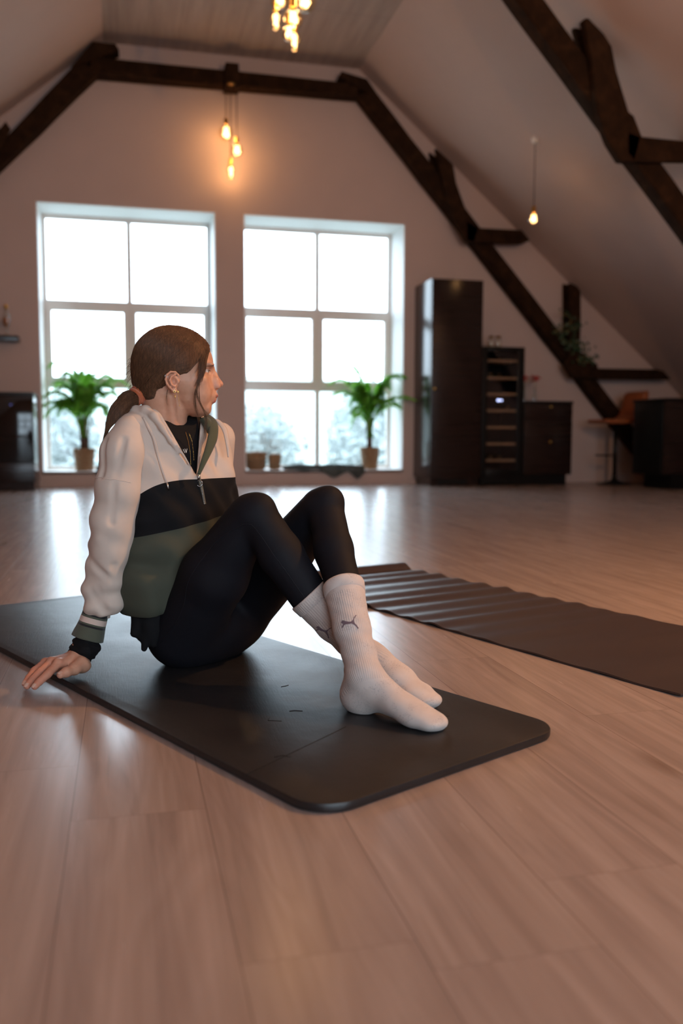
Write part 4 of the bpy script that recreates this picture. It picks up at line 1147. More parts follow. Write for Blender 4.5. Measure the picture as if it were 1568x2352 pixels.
for (a, b, rr_) in [(dp[i], tp[i], rad[i][3]) for i in range(4)] + [(TH[2], TH[3], .0080)]:
    d_ = unit(b - a); up_ = unit(A3(0, 0, 1) - d_ * d_[2]); sd_ = np.cross(d_, up_); vs = []
    for i in range(5):
        for j in range(5):
            x_ = (i / 4 - .25) * .0105; th_ = (j / 4 - .5) * 1.5
            vs.append(tuple(b + d_ * x_ * (1.0) + (up_ * math.cos(th_) + sd_ * math.sin(th_)) * (rr_ + .0003 - max(0, x_) * .28)))
    MBn = MB().add(vs, [(i * 5 + j, i * 5 + j + 1, (i + 1) * 5 + j + 1, (i + 1) * 5 + j) for i in range(4) for j in range(4)], True)
    child(MBn, 'fingernail', M['nail'])
# ------------------------------------------------------------------ clothes
def fabric(name, col, rough=0.85, weave=1500, bump=0.10, var=.06, sheen=.15):
    t = NT(name); n = t.noise(18, 3); w = t.noise(weave, 2)
    a = tuple(c * (1 - var) for c in col); b = tuple(min(1, c * (1 + var)) for c in col)
    t.base(t.ramp(n, [(.3, a), (.7, b)])); t.rough(rough); t.spec(.25); t.b.inputs['Sheen Weight'].default_value = sheen
    t.bump(w, bump, .0008); return t
M['beige'] = fabric('beige_jersey', (0.60, 0.49, 0.42)).m
M['green'] = fabric('olive_green_jersey', (0.060, 0.064, 0.046)).m
M['blackcloth'] = fabric('black_jersey', (0.0045, 0.004, 0.005), sheen=.0).m
M['legging'] = fabric('black_legging', (0.0045, 0.004, 0.007), 0.72, sheen=.0, bump=.05).m

# ------------ leggings
F = Field(A3(-.02, 1.50, .0), A3(.60, 2.36, .50), 0.0032, 0.03)
wv = waves(3, 70)
def lw(X, Y, Z, t_): return .0006 * wv(X, Y, Z)
F.ell(A3(.212, 2.15, .100), (.150, .105, .095), (AX, NX, HV), .03)
F.ell(A3(.150, 2.11, .082), (.088, .095, .080), None, .03)
F.chain([hipR, hipR * .5 + kneeR * .5 + A3(-.006, -.006, .004), kneeR + A3(-.012, .01, -.006)], [.084, .074, .048], .02, warp=lw)
F.chain([hipL, hipL * .5 + kneeL * .5 + A3(0, 0, -.008), kneeL + A3(-.01, .01, -.006)], [.084, .070, .045], .02, warp=lw)
def leg(kn_, an, s_end, r0, r1, r2, m2=None):
    m1 = kn_ * .72 + an * .28
    if m2 is None: m2 = kn_ * (1 - s_end) + an * s_end
    else: m1 = (kn_ * .52 + m2 * .48)
    bend = A3(-.003, .003, 0)
    F.chain([kn_, m1 + bend, m2], [r0, r1, r2], .014, warp=lw)
TOPR = at(708, 1366, 1.825); leg(kneeR, ankR, .58, .043, .047, .042, at(716, 1378, 1.822)); leg(kneeL, ankL, .52, .039, .0405, .037)
F.ell(kneeR + A3(.006, -.008, .010), (.034, .034, .034), None, .012); F.ell(kneeL + A3(.006, -.008, .012), (.034, .034, .034), None, .012)
F.floor(MATZ + .0004)
p, q = F.mesh(); p = relax(p, q, 3, .5)
leggings = part('leggings', p, q, M['legging'])
# seam lines of the leggings
bv = BVHTree.FromPolygons(p.tolist(), q.tolist())
M['seam'] = fabric('black_seam', (0.012, 0.011, 0.014), .6, sheen=0).m
def surf_line(pts, bvh, r, n=40, off=0.0004, mat=None, name='seam', parent=None):
    pts = [Vector(v_) for v_ in pts]; out = []
    m = len(pts) - 1
    for i in range(n + 1):
        q_ = i / n * m; k = min(int(q_), m - 1); f_ = q_ - k
        a = pts[max(k - 1, 0)]; b = pts[k]; c = pts[k + 1]; d = pts[min(k + 2, m)]
        P = 0.5 * ((2 * b) + (c - a) * f_ + (2 * a - 5 * b + 4 * c - d) * f_ ** 2 + (3 * b - a - 3 * c + d) * f_ ** 3)
        hit = bvh.find_nearest(P)
        if hit[0] is not None: out.append(hit[0] + hit[1] * off)
    mb = MB().tube([tuple(o_) for o_ in out], r, 5); return child(mb, name, mat, parent)
for pl in ([at(560, 1215, 1.80), at(500, 1232, 1.87), at(470, 1300, 1.93), at(430, 1400, 1.98), at(380, 1470, 2.02)],
           [at(560, 1215, 1.80), at(600, 1250, 1.8), at(650, 1320, 1.77), at(690, 1380, 1.75)]):
    surf_line(pl, bv, .0009, 44, .0003, M['seam'], 'seam', leggings)

# ------------ socks and feet
def sock_mat():
    t = NT('ribbed_white_sock')
    s_ = t.sep(); ang = t.math('ARCTAN2', s_[1], s_[0]); rib = t.math('SINE', t.math('MULTIPLY', ang, 54.0))
    leg_ = t.math('MULTIPLY', t.math('GREATER_THAN', s_[2], -0.045), t.math('LESS_THAN', s_[2], 0.155))
    rib = t.math('MULTIPLY', rib, leg_)
    n = t.noise(900, 3); sp = t.noise(520, 3, .7); big = t.noise(26, 2)
    speck = t.math('MULTIPLY', t.math('GREATER_THAN', sp, 0.59), t.math('GREATER_THAN', big, 0.52))
    c = t.ramp(t.noise(30, 3), [(.3, (.56, .47, .43)), (.7, (.64, .55, .51))])
    c = t.mix(t.math('MULTIPLY', speck, .6), c, (.20, .17, .18))
    c = t.mix(t.math('MULTIPLY', t.math('SUBTRACT', 0.0, t.math('MINIMUM', rib, 0.0)), .30), c, (.42, .36, .35))
    t.base(c); t.rough(.92); t.spec(.2); t.b.inputs['Sheen Weight'].default_value = .25
    t.bump(t.math('ADD', t.math('MULTIPLY', rib, .6), t.math('MULTIPLY', n, .5)), .35, .0012); return t.m
M['sock'] = sock_mat(); M['logo'] = fabric('purple_grey_knit', (0.16, 0.11, 0.13), .95).m
def sock(kn_, an, s0, r_top, pts, flat, name='sock', top=None, mid=None):
    """pts: list of (center, rx, ry, rz, dir) ellipsoids of the foot"""
    if top is None: top = kn_ * (1 - s0) + an * s0
    ax = unit(top - an)
    if mid is None: mid = top * .5 + an * .5 + A3(-.003, 0, 0)
    lo = np.minimum(top, an) - .12; hi = np.maximum(top, an) + .12
    for e_ in list(pts) + list(flat): lo = np.minimum(lo, e_[0] - .08); hi = np.maximum(hi, e_[0] + .08)
    lo[2] = 0.004
    F = Field(lo, hi, 0.0022, 0.02)
    n_ = 9
    def w(X, Y, Z, t_): return .00025 * np.sin(Z * 300 + X * 90)
    m = kn_ * (1 - s0) * .45 + an * s0 * .45 + an * .55
    F.chain([top + ax * .004, mid, an + ax * .05, an], [r_top, r_top * .86, .0325, .033], .012, warp=w)
    for i in range(len(pts) - 1):
        if pts[i + 1][1] is not None: F.cone(pts[i][0], pts[i + 1][0], pts[i][1], pts[i + 1][1], .016)
    for e in flat: F.ell(e[0], e[1], e[2], e[3] if len(e) > 3 else .014)
    # trim above the cuff
    sl, (X, Y, Z) = F.box(lo, hi)
    d_ = ((X - top[0]) * ax[0] + (Y - top[1]) * ax[1] + (Z - top[2]) * ax[2]).astype(np.float32)
    F.comb(sl, d_, 0, 'i')
    F.floor(MATZ + .0003)
    p, q = F.mesh(); p = relax(p, q, 2, .5)
    # frame with z along the shin so the ribs run up the leg
    zx = Vector(ax); xx_ = Vector((1, 0, 0)); xx_ = (xx_ - zx * xx_.dot(zx)).normalized(); yx = zx.cross(xx_)
    Mx = Matrix((xx_, yx, zx)).transposed().to_4x4(); Mx.translation = Vector(an + ax * .02)
    inv = np.array(Mx.inverted())
    pl = p @ inv[:3, :3].T + inv[:3, 3]
    me = bpy.data.meshes.new(name); me.from_pydata(pl.tolist(), [], q.tolist()); me.update(); set_smooth(me); me.materials.append(M['sock'])
    o = link(name, me, person); o.matrix_parent_inverse = Matrix(); o.matrix_local = Matrix.Translation(-Vector(ORG)) @ Mx
    bvh = BVHTree.FromPolygons(p.tolist(), q.tolist())
    # cuff band: a slightly raised ring
    mb = MB(); N_ = 48; rows = []
    e1 = np.array(xx_); e2 = np.array(yx)
    for j, (dz, rr_) in enumerate(((-.0225, .0002), (-.0215, .0016), (-.001, .0020), (.003, .0012), (.003, -.0020), (-.004, -.0035))):
        row = []
        for k in range(N_):
            a = 2 * PI * k / N_; d_ = e1 * math.cos(a) + e2 * math.sin(a)
            c_ = top + ax * (dz - .002)
            src = top + ax * (min(dz, -.004) - .002) + d_ * .12
            h_ = bvh.ray_cast(Vector(src), Vector(-d_))
            rad_ = (.12 - h_[3]) if h_[0] is not None else r_top
            row.append(tuple(c_ + d_ * (rad_ + rr_)))
        rows.append(row)
    n_r = len(rows)
    mb.add([v_ for r_ in rows for v_ in r_], [(i * N_ + k, i * N_ + (k + 1) % N_, (i + 1) * N_ + (k + 1) % N_, (i + 1) * N_ + k) for i in range(n_r - 1) for k in range(N_)], True)
    mb.v = [tuple(np.array(v_) @ inv[:3, :3].T + inv[:3, 3]) for v_ in mb.v]
    mb.build('cuff', M['sock'], o)
    return o, bvh, inv
# left foot: the one in front
hl = at(808, 1612, 1.640)
dL = unit(toeL - hl); dL[2] = 0; dL = unit(dL); sL = np.cross(A3(0, 0, 1), dL)
axL = (dL, sL, A3(0, 0, 1))
def on(c, z): c = c.copy(); c[2] = z; return c
heel = on(A3(.437, 1.640, 0), .048); 
sockL, bvL, invL = sock(kneeL, ankL, .50, .0425,
    [(ankL, .034), (on(heel, .050), .034), ],
    [(on(A3(.438, 1.636, 0), .046), (.036, .030, .036), axL), (on(A3(.445, 1.622, 0), .060), (.040, .030, .046), axL),
     (on(A3(.470, 1.590, 0), .062), (.050, .029, .034), (unit(dL - A3(0, 0, .45)), sL, unit(A3(0, 0, 1) + dL * .45)), .022),
     (on(A3(.505, 1.545, 0), .044), (.050, .034, .024), (unit(dL - A3(0, 0, .25)), sL, unit(A3(0, 0, 1) + dL * .25)), .02),
     (on(A3(.524, 1.522, 0), .033), (.038, .037, .019), axL, .014),
     (on(A3(.542, 1.498, 0), .0285), (.024, .032, .014), axL, .012), (on(A3(.548, 1.500, 0), .029), (.020, .018, .014), axL, .008)])
# right foot: crossed behind, seen from above
dR = unit(A3(.085, -.20, 0)); sR = np.cross(A3(0, 0, 1), dR); axR = (dR, sR, A3(0, 0, 1))
sockR, bvR, invR = sock(kneeR, ankR, .545, .0455,
    [(ankR, .034), (on(ankR + A3(-.004, .018, 0), .050), .034)],
    [(on(ankR + A3(-.004, .018, 0), .048), (.036, .032, .036), axR),
     (on(ankR + A3(.022, -.032, 0), .078), (.050, .032, .032), (unit(dR - A3(0, 0, .40)), sR, unit(A3(0, 0, 1) + dR * .40)), .022),
     (on(ankR + A3(.047, -.088, 0), .058), (.052, .036, .028), (unit(dR - A3(0, 0, .30)), sR, unit(A3(0, 0, 1) + dR * .30)), .02),
     (on(ankR + A3(.070, -.132, 0), .038), (.036, .037, .022), axR, .014),
     (on(ankR + A3(.086, -.162, 0), .031), (.024, .030, .0155), axR, .012)], top=TOPR, mid=at(768, 1431, 1.80))
# knitted leaping-cat emblem on both socks
CAT = [(-1.00, -.05), (-.96, .10), (-.84, .20), (-.70, .22), (-.52, .14), (-.30, .10), (-.10, .06), (.12, .06), (.30, .14), (.44, .30), (.56, .52), (.70, .68), (.86, .74),
       (.82, .64), (.70, .54), (.60, .40), (.52, .22), (.50, .04), (.60, -.16), (.78, -.36), (.92, -.60), (1.0, -.66), (.98, -.78), (.86, -.76), (.76, -.58), (.58, -.38), (.36, -.24), (.20, -.16),
       (-.10, -.20), (-.34, -.22), (-.52, -.22), (-.66, -.34), (-.78, -.50), (-.84, -.62), (-.94, -.60), (-.90, -.42), (-.80, -.28), (-.76, -.16), (-.86, -.14), (-.94, -.14)]
def emblem(c, right, up, size, bvh, inv, parent):
    bm = bmesh.new(); vs = [bm.verts.new((x * size, y * size, 0)) for x, y in CAT]; bm.faces.new(vs)
    bmesh.ops.triangulate(bm, faces=bm.faces[:]); 
    for _ in range(2): bmesh.ops.subdivide_edges(bm, edges=bm.edges[:], cuts=1, use_grid_fill=True)
    bmesh.ops.triangulate(bm, faces=bm.faces[:])
    bm.verts.ensure_lookup_table(); nrm = unit(np.cross(right, up)); vs2 = []
    for v_ in bm.verts:
        w_ = c + right * v_.co.x + up * v_.co.y
        h_ = bvh.ray_cast(Vector(w_ + nrm * .13), Vector(-nrm), .3)
        P = (h_[0] + h_[1] * .0007) if h_[0] is not None else Vector(w_)
        vs2.append(tuple(np.array(P) @ inv[:3, :3].T + inv[:3, 3]))
    fs2 = [tuple(v_.index for v_ in f_.verts) for f_ in bm.faces]; bm.free()
    mesh_from('emblem', vs2, fs2, M['logo'], parent, True)
rgt = np.array(_r2); upw = np.array(_u2)
emblem(at(802, 1419, 1.73), unit(rgt + upw * .06), unit(upw - rgt * .06), .0168, bvL, invL, sockL)
axr = unit(kneeR - ankR); 
emblem(at(744, 1443, 1.80), unit(rgt * .93 - upw * .36), unit(upw * .93 + rgt * .36), .0165, bvR, invR, sockR)

# ------------ black shirt below the hoodie
F = Field(A3(-.14, 1.98, .0), A3(.40, 2.40, .62), 0.003, 0.03)
for (px, py, Y_, A_, B_) in ((395, 1010, 2.14, .132, .068), (414, 1060, 2.145, .142, .076), (424, 1120, 2.14, .150, .084), (424, 1180, 2.135, .150, .085), (416, 1250, 2.130, .150, .085), (404, 1320, 2.125, .145, .085)):
    F.ell(at(px, py, Y_), (A_, B_, .068), (AX, NX, HV), .035)
F.cone(at(395, 1000, 2.13), at(330, 1010, 2.07), .036, .028, .03); F.cone(at(400, 1000, 2.14), at(470, 1014, 2.22), .036, .030, .03)
F.cone(at(425, 1000, 2.12), at(452, 975, 2.16), .030, .026, .02)
F.cone(H(-20, 0, -60), at(388, 1000, 2.12), .050, .042, .004, 's')
# tail hanging out below the hem at the back
F.cone(at(326, 1395, 2.045), at(308, 1455, 2.03), .022, .009, .008); F.cone(at(312, 1400, 2.045), at(326, 1462, 2.03), .012, .012, .008); F.cone(at(345, 1420, 2.03), at(331, 1490, 2.02), .020, .007, .006); F.cone(at(345, 1440, 2.02), at(352, 1480, 2.02), .014, .008, .006); F.cone(at(350, 1380, 2.05), at(356, 1440, 2.04), .04, .03, .02)
p, q = F.mesh(); p = relax(p, q, 1, .5)
shirt = part('shirt', p, q, M['blackcloth'])
bv = BVHTree.FromPolygons(p.tolist(), q.tolist())
# white print on the shirt: the end of a word shows at the zip
M['print'] = plain('white_print', (.8, .78, .75), .7)
for pl in (((420, 1032), (424, 1040)), ((424, 1031), (427, 1040)), ((427, 1040), (429, 1031))):
    a, b = [at(x_, y_, 2.0) for x_, y_ in pl]; pts = []
    for k in range(7):
        w_ = a + (b - a) * k / 6; d_ = unit(w_ - A3(0, 0, CAM_H)); h_ = bv.ray_cast(Vector(w_ - d_ * .2), Vector(d_))
        if h_[0] is not None: pts.append(tuple(h_[0] + h_[1] * .0006))
    if len(pts) > 2: child(MB().tube(pts, .0008, 4), 'printed_letter', M['print'], shirt)
# shirt cuff bunched at the wrist
F = Field(A3(-.20, 1.93, .0), A3(.05, 2.15, .22), 0.0018, 0.02)
cA, cB, cC = at(208, 1448, 2.045), at(193, 1490, 2.042), at(180, 1512, 2.038)
axc = unit(cA - cC)
def cw(X, Y, Z, t_):
    s_ = (X - cC[0]) * axc[0] + (Y - cC[1]) * axc[1] + (Z - cC[2]) * axc[2]
    return .0016 * np.sin(s_ * 520 + 3 * np.sin(X * 60 + Y * 45)) + .001 * np.sin(s_ * 260 + Y * 90)
F.chain([cA, cB, cC], [.024, .0285, .0265], .008, warp=cw)
F.cone(at(222, 1489, 2.03), at(213, 1503, 2.03), .0075, .006, .008); F.cone(at(200, 1495, 2.02), at(222, 1489, 2.03), .018, .006, .012)
sl, (X, Y, Z) = F.box(A3(-.2, 1.9, 0), A3(.1, 2.2, .25)); d_ = (-((X - cC[0]) * axc[0] + (Y - cC[1]) * axc[1] + (Z - cC[2]) * axc[2]) - .006).astype(np.float32)
F.comb(sl, d_, 0, 'i')
p, q = F.mesh(); p = relax(p, q, 1, .4)
part('shirt_cuff', p, q, M['blackcloth'], shirt)

# ------------ hoodie body
F = Field(A3(-.12, 1.94, .10), A3(.42, 2.42, .68), 0.0026, 0.03)
w1_ = waves(11, 34, 6); w2_ = waves(12, 85, 6)
def hw(X, Y, Z, t_):
    # vertical drape folds, deeper towards the hem
    lowr = np.clip((.42 - Z) / .25, 0, 1)
    q_ = X * AX[0] + Y * AX[1]; return .0062 * w1_(X, Y, Z * .35) + .0016 * w2_(X, Y, Z * .4) + .0045 * lowr * np.sin(X * 60 + Y * 38 + Z * 12) + .0022 * np.sin(q_ * 95 + Z * 55 + 2 * np.sin(Z * 14))
Cn = [(395, 1010, 2.14, .150, .084), (414, 1060, 2.145, .160, .090), (424, 1120, 2.14, .168, .098), (424, 1180, 2.135, .172, .100), (416, 1250, 2.130, .172, .104), (404, 1320, 2.125, .168, .108), (396, 1366, 2.12, .150, .098)]
for i, (px, py, Y_, A_, B_) in enumerate(Cn):
    F.ell(at(px, py, Y_), (A_, B_, .070), (AX, NX, HV), .035, warp=hw)
# shoulders
F.cone(at(395, 1000, 2.13), at(318, 1000, 2.06), .048, .040, .03); F.cone(at(400, 1000, 2.14), at(483, 1012, 2.24), .046, .040, .03)
F.cone(at(360, 970, 2.10), at(305, 990, 2.06), .030, .036, .03)
F.ell(at(352, 1382, 2.085), (.060, .050, .022), (AX, NX, HV), .02); F.ell(at(303, 1391, 2.09), (.020, .020, .010), None, .010)
# far side of the chest and the hood lying behind the neck
F.cone(at(497, 992, 2.20), at(508, 1090, 2.13), .024, .028, .03)
F.ell(at(342, 958, 2.165), (.040, .060, .030), (NX, AX, HV), .02)
# collar roll on the near side
F.chain([at(290, 958, 2.10), at(312, 944, 2.07), at(335, 942, 2.045), at(354, 955, 2.025), at(372, 982, 2.012), at(392, 1012, 2.012), at(410, 1040, 2.02)], [.014, .012, .0105, .009, .007, .005, .002], .007)
F.chain([at(318, 945, 2.12), at(338, 939, 2.09), at(356, 946, 2.065), at(372, 964, 2.045), at(386, 986, 2.03), at(408, 1022, 2.018), at(436, 1066, 2.024)], [.010, .0095, .0085, .007, .006, .005, .004], .004)
# V opening: a wedge between the two zip edges
def plane_n(P_, Q_, inside):
    v_ = unit((P_ + Q_) / 2 - A3(0, 0, CAM_H)); n_ = unit(np.cross(Q_ - P_, v_))
    return n_ if (inside - P_) @ n_ > 0 else -n_
Pa, Pb = at(392, 990, 2.02), at(447, 1086, 2.02); Qa, Qb = at(461, 950, 2.08), at(451, 1090, 2.02); IN = at(440, 1020, 2.04)
na, nb = plane_n(Pa, Pb, IN), plane_n(Qa, Qb, IN)
def wedge(X, Y, Z, depth):
    da = -((X - Pa[0]) * na[0] + (Y - Pa[1]) * na[1] + (Z - Pa[2]) * na[2]); db = -((X - Qa[0]) * nb[0] + (Y - Qa[1]) * nb[1] + (Z - Qa[2]) * nb[2])
    return np.maximum(np.maximum(da, db), Y - depth)
sl, (X, Y, Z) = F.box(A3(-.12, 1.94, .30), A3(.42, 2.42, .68)); F.comb(sl, wedge(X, Y, Z, 2.16).astype(np.float32), .003, 's')
F.cone(H(-20, 0, -60), NB + A3(0, 0, -.0), .053, .053, .006, 's')
for (a_, b_, r_) in ((at(318, 985, 2.01), at(322, 1060, 1.985), .0075), (at(336, 1000, 2.0), at(372, 1090, 1.985), .006), (at(350, 985, 2.0), at(405, 1090, 1.98), .005),
                     (at(520, 1020, 2.06), at(465, 1090, 2.0), .006),                      (at(450, 1210, 1.965), at(430, 1290, 1.955), .007)):
    F.cone(a_, b_, r_, r_ * .6, .016, 's')
# hem: cut below, tucked in
sl, (X, Y, Z) = F.box(A3(-.12, 1.94, .10), A3(.42, 2.42, .68))
hemz = at(345, 1404, 2.05)[2]
F.comb(sl, (hemz - .002 + .10 * np.clip(X - .10, 0, 1) - Z + .004 * np.sin(X * 45 + Y * 30)).astype(np.float32), .012, 'i')
p, q = F.mesh(); p = relax(p, q, 2, .5)
t = NT('hoodie_panels')
s_ = t.sep(); n = t.noise(18, 3); w = t.noise(1500, 2)
# object coordinates are world minus ORG
zw = s_[2]
zb1 = at(430, 1100, 2.05)[2] - ORG[2]; zb2 = at(420, 1203, 2.02)[2] - ORG[2]
curve1 = t.math('MULTIPLY', t.math('POWER', t.math('MAXIMUM', t.math('SUBTRACT', -0.03, s_[0]), 0.0), 3.0), -15.0)
l1 = t.math('GREATER_THAN', zw, t.math('ADD', curve1, zb1))
slope2 = t.math('MULTIPLY', s_[0], 0.20)
l2 = t.math('GREATER_THAN', zw, t.math('ADD', slope2, zb2 + .006))
cc = t.mix(l2, (0.060, 0.064, 0.046), (0.0045, 0.004, 0.005)); cc = t.mix(l1, cc, (0.60, 0.49, 0.42))
t.base(cc); t.rough(.85); t.spec(.25); t.b.inputs['Sheen Weight'].default_value = .02; t.bump(w, .1, .0008)
M['hoodie'] = t.m
hoodie = part('hoodie', p, q, M['hoodie'])
bvh_h = BVHTree.FromPolygons(p.tolist(), q.tolist())

# ------------ sleeves
def arm_warp(a, b, seed, deep=1.0):
    ax = unit(b - a); L = np.linalg.norm(b - a); w_ = waves(seed, 40, 5)
    e1 = unit(np.cross(ax, A3(0, 1, 0))); e2 = np.cross(ax, e1)
    def f(X, Y, Z, t_):
        dx, dy, dz = X - a[0], Y - a[1], Z - a[2]
        s_ = (dx * ax[0] + dy * ax[1] + dz * ax[2]) / L
        th = np.arctan2(dx * e2[0] + dy * e2[1] + dz * e2[2], dx * e1[0] + dy * e1[1] + dz * e1[2])
        return deep * (.0036 * np.sin(s_ * 20 + 1.8 * np.sin(th + seed)) * np.clip(s_ * 1.2 - .1, 0, 1) + .0022 * w_(X, Y, Z) + .0022 * np.sin(th * 3 + s_ * 5))
    return f
CUF = at(219, 1410, 2.050)
F = Field(A3(-.16, 1.92, .11), A3(.12, 2.16, .66), 0.0024, 0.03)
S0 = at(300, 992, 2.045)
Ap = [S0, at(283, 1040, 2.03), at(271, 1125, 2.02), at(260, 1200, 2.025), at(256, 1262, 2.03), at(242, 1320, 2.038), at(234, 1372, 2.045), at(222, 1404, 2.050)]
Ar = [.038, .0435, .0425, .0425, .041, .0375, .037, .027]
wpu = arm_warp(S0, elR, 5, .55); wpl = arm_warp(elR, CUF, 8, 1.35)
F.chain(Ap[:5], Ar[:5], .03, warp=wpu); F.chain(Ap[4:], Ar[4:], .022, warp=wpl)
F.cone(at(207, 1352, 2.04), at(262, 1385, 2.03), .012, .017, .022); F.cone(at(212, 1292, 2.035), at(250, 1318, 2.0), .010, .008, .02)
F.cone(at(262, 1395, 2.03), at(232, 1408, 2.02), .014, .010, .014); F.cone(at(216, 1250, 2.04), at(232, 1236, 2.0), .010, .008, .02)
for (a_, b_, r_) in ((at(208, 1296, 2.0), at(256, 1335, 1.985), .0075), (at(200, 1352, 2.0), at(243, 1408, 2.005), .0065), (at(222, 1350, 1.995), at(238, 1392, 2.0), .0045), (at(264, 1300, 1.985), at(262, 1380, 1.99), .006), (at(240, 1010, 2.01), at(233, 1090, 1.995), .005), (at(284, 1010, 1.985), at(268, 1090, 1.97), .006), (at(262, 1110, 1.968), at(256, 1200, 1.975), .005)):
    F.cone(a_, b_, r_, r_, .010, 's')
axs = unit(at(233, 1375, 2.045) - CUF)
sl, (X, Y, Z) = F.box(A3(-.16, 1.92, .11), A3(.12, 2.16, .3)); d_ = (-((X - CUF[0]) * axs[0] + (Y - CUF[1]) * axs[1] + (Z - CUF[2]) * axs[2])).astype(np.float32)
F.comb(sl, d_, .006, 'i')
p, q = F.mesh(); p = relax(p, q, 2, .5)
slv = part('sleeve', p, q, M['beige'], hoodie)
bvh_s = BVHTree.FromPolygons(p.tolist(), q.tolist())
# dropped-shoulder seam across the sleeve
surf_line([at(226, 1102, 2.02), at(250, 1098, 1.965), at(275, 1100, 1.96), at(300, 1109, 1.98)], bvh_s, .0008, 30, .0002, M['beige'], 'seam', slv)
# far sleeve
F = Field(np.minimum(shL, haL) - .08, np.maximum(shL, haL) + .08, 0.004, 0.03)
F.chain([shL, elL, haL + A3(.0, -.01, .06)], [.046, .045, .034], .02, warp=arm_warp(shL, haL, 4))
p, q = F.mesh(); part('sleeve', relax(p, q, 1, .5), q, M['beige'], hoodie)
# knitted cuff with stripes
def ring_loft(c0, c1, prof, n=48, squash=1.0, name='cuff', mat=None, parent=None, wob=0.0):
    ax = unit(c1 - c0); e1 = unit(np.cross(ax, A3(0, 1, .1))); e2 = np.cross(ax, e1); vs = []
    for t_, r_ in prof:
        for k in range(n):
            a = 2 * PI * k / n
            rr_ = r_ + wob * math.sin(a * 5 + t_ * 4) * r_ + wob * .5 * math.sin(a * 11) * r_
            vs.append(tuple(c0 + (c1 - c0) * t_ + (e1 * math.cos(a) + e2 * math.sin(a) * squash) * rr_ + ax * wob * .02 * math.sin(a * 3)))
    m = len(prof)
    mb = MB().add(vs, [(i * n + k, i * n + (k + 1) % n, (i + 1) * n + (k + 1) % n, (i + 1) * n + k) for i in range(m - 1) for k in range(n)], True)
    return child(mb, name, mat, parent)
k0, k1 = at(221, 1403, 2.050), at(201, 1466, 2.046)
t = NT('striped_rib_cuff')
at_ = t.n.new('ShaderNodeAttribute'); at_.attribute_name = 'run'; f_ = at_.outputs['Fac']
G_, K_, B_ = (0.075, 0.080, 0.055), (0.010, 0.009, 0.011), (0.62, 0.47, 0.40)
t.base(t.ramp(f_, [(0.0, G_), (0.07, K_), (0.17, G_), (0.24, B_), (0.43, G_), (0.49, K_), (0.56, G_), (0.99, G_)], 'CONSTANT'))
t.rough(.9); t.bump(t.noise(700, 2), .3, .001); t.b.inputs['Sheen Weight'].default_value = .2
M['cuff'] = t.m
prof = [(0.0, .026), (.03, .0285), (.15, .0290), (.3, .0300), (.45, .0305), (.6, .0320), (.8, .0345), (.95, .0360), (1.0, .0362), (1.0, .0345), (.9, .033)]
cf = ring_loft(k0, k1, prof, 64, 1.0, 'cuff', M['cuff'], slv, 0.012)
attr(cf, 'run', [pr[0] for pr in prof for _ in range(64)])
# ------------ hood lining, zip, drawcord
def ribbon(pts, w_, th_, nrm, name, mat, parent, n=36, taper=True):
    """flat strip following pts with half width w_, lying across direction nrm"""
    pts = [Vector(v_) for v_ in pts]; m = len(pts) - 1; out = []
    for i in range(n + 1):
        q_ = i / n * m; k = min(int(q_), m - 1); f2 = q_ - k
        a = pts[max(k - 1, 0)]; b = pts[k]; c = pts[k + 1]; d = pts[min(k + 2, m)]
        out.append(0.5 * ((2 * b) + (c - a) * f2 + (2 * a - 5 * b + 4 * c - d) * f2 ** 2 + (3 * b - a - 3 * c + d) * f2 ** 3))
    vs = []; N8 = 8
    for i, P in enumerate(out):
        tg = (out[min(i + 1, n)] - out[max(i - 1, 0)]).normalized(); nv = Vector(nrm); nv = (nv - tg * nv.dot(tg)).normalized(); sd = tg.cross(nv)
        ww = w_(i / n) if callable(w_) else w_
        for k in range(N8):
            a_ = 2 * PI * k / N8; vs.append(tuple(P + sd * math.cos(a_) * ww + nv * math.sin(a_) * th_))
    fs = [(i * N8 + k, i * N8 + (k + 1) % N8, (i + 1) * N8 + (k + 1) % N8, (i + 1) * N8 + k) for i in range(n) for k in range(N8)] + [tuple(range(N8 - 1, -1, -1)), tuple(n * N8 + k for k in range(N8))]
    return child(MB().add(vs, fs, True), name, mat, parent)
toC = tuple(-np.array(_fw))
M['lining'] = fabric('olive_lining', (0.075, 0.080, 0.048)).m
ribbon([at(456, 1090, 2.004), at(467, 1062, 2.01), at(480, 1030, 2.03), at(489, 1000, 2.06), at(489, 972, 2.10), at(474, 960, 2.14), at(455, 962, 2.17)], lambda q_: .0035 + .0085 * min(1, q_ * 2.2), .004, unit(A3(.2, -1, .15)), 'hood_lining', M['lining'], hoodie)
ribbon([at(470, 966, 2.12), at(478, 975, 2.10), at(484, 990, 2.08)], lambda q_: .014 - .004 * q_, .010, unit(A3(.3, -1, .3)), 'hood_lining', M['lining'], hoodie)
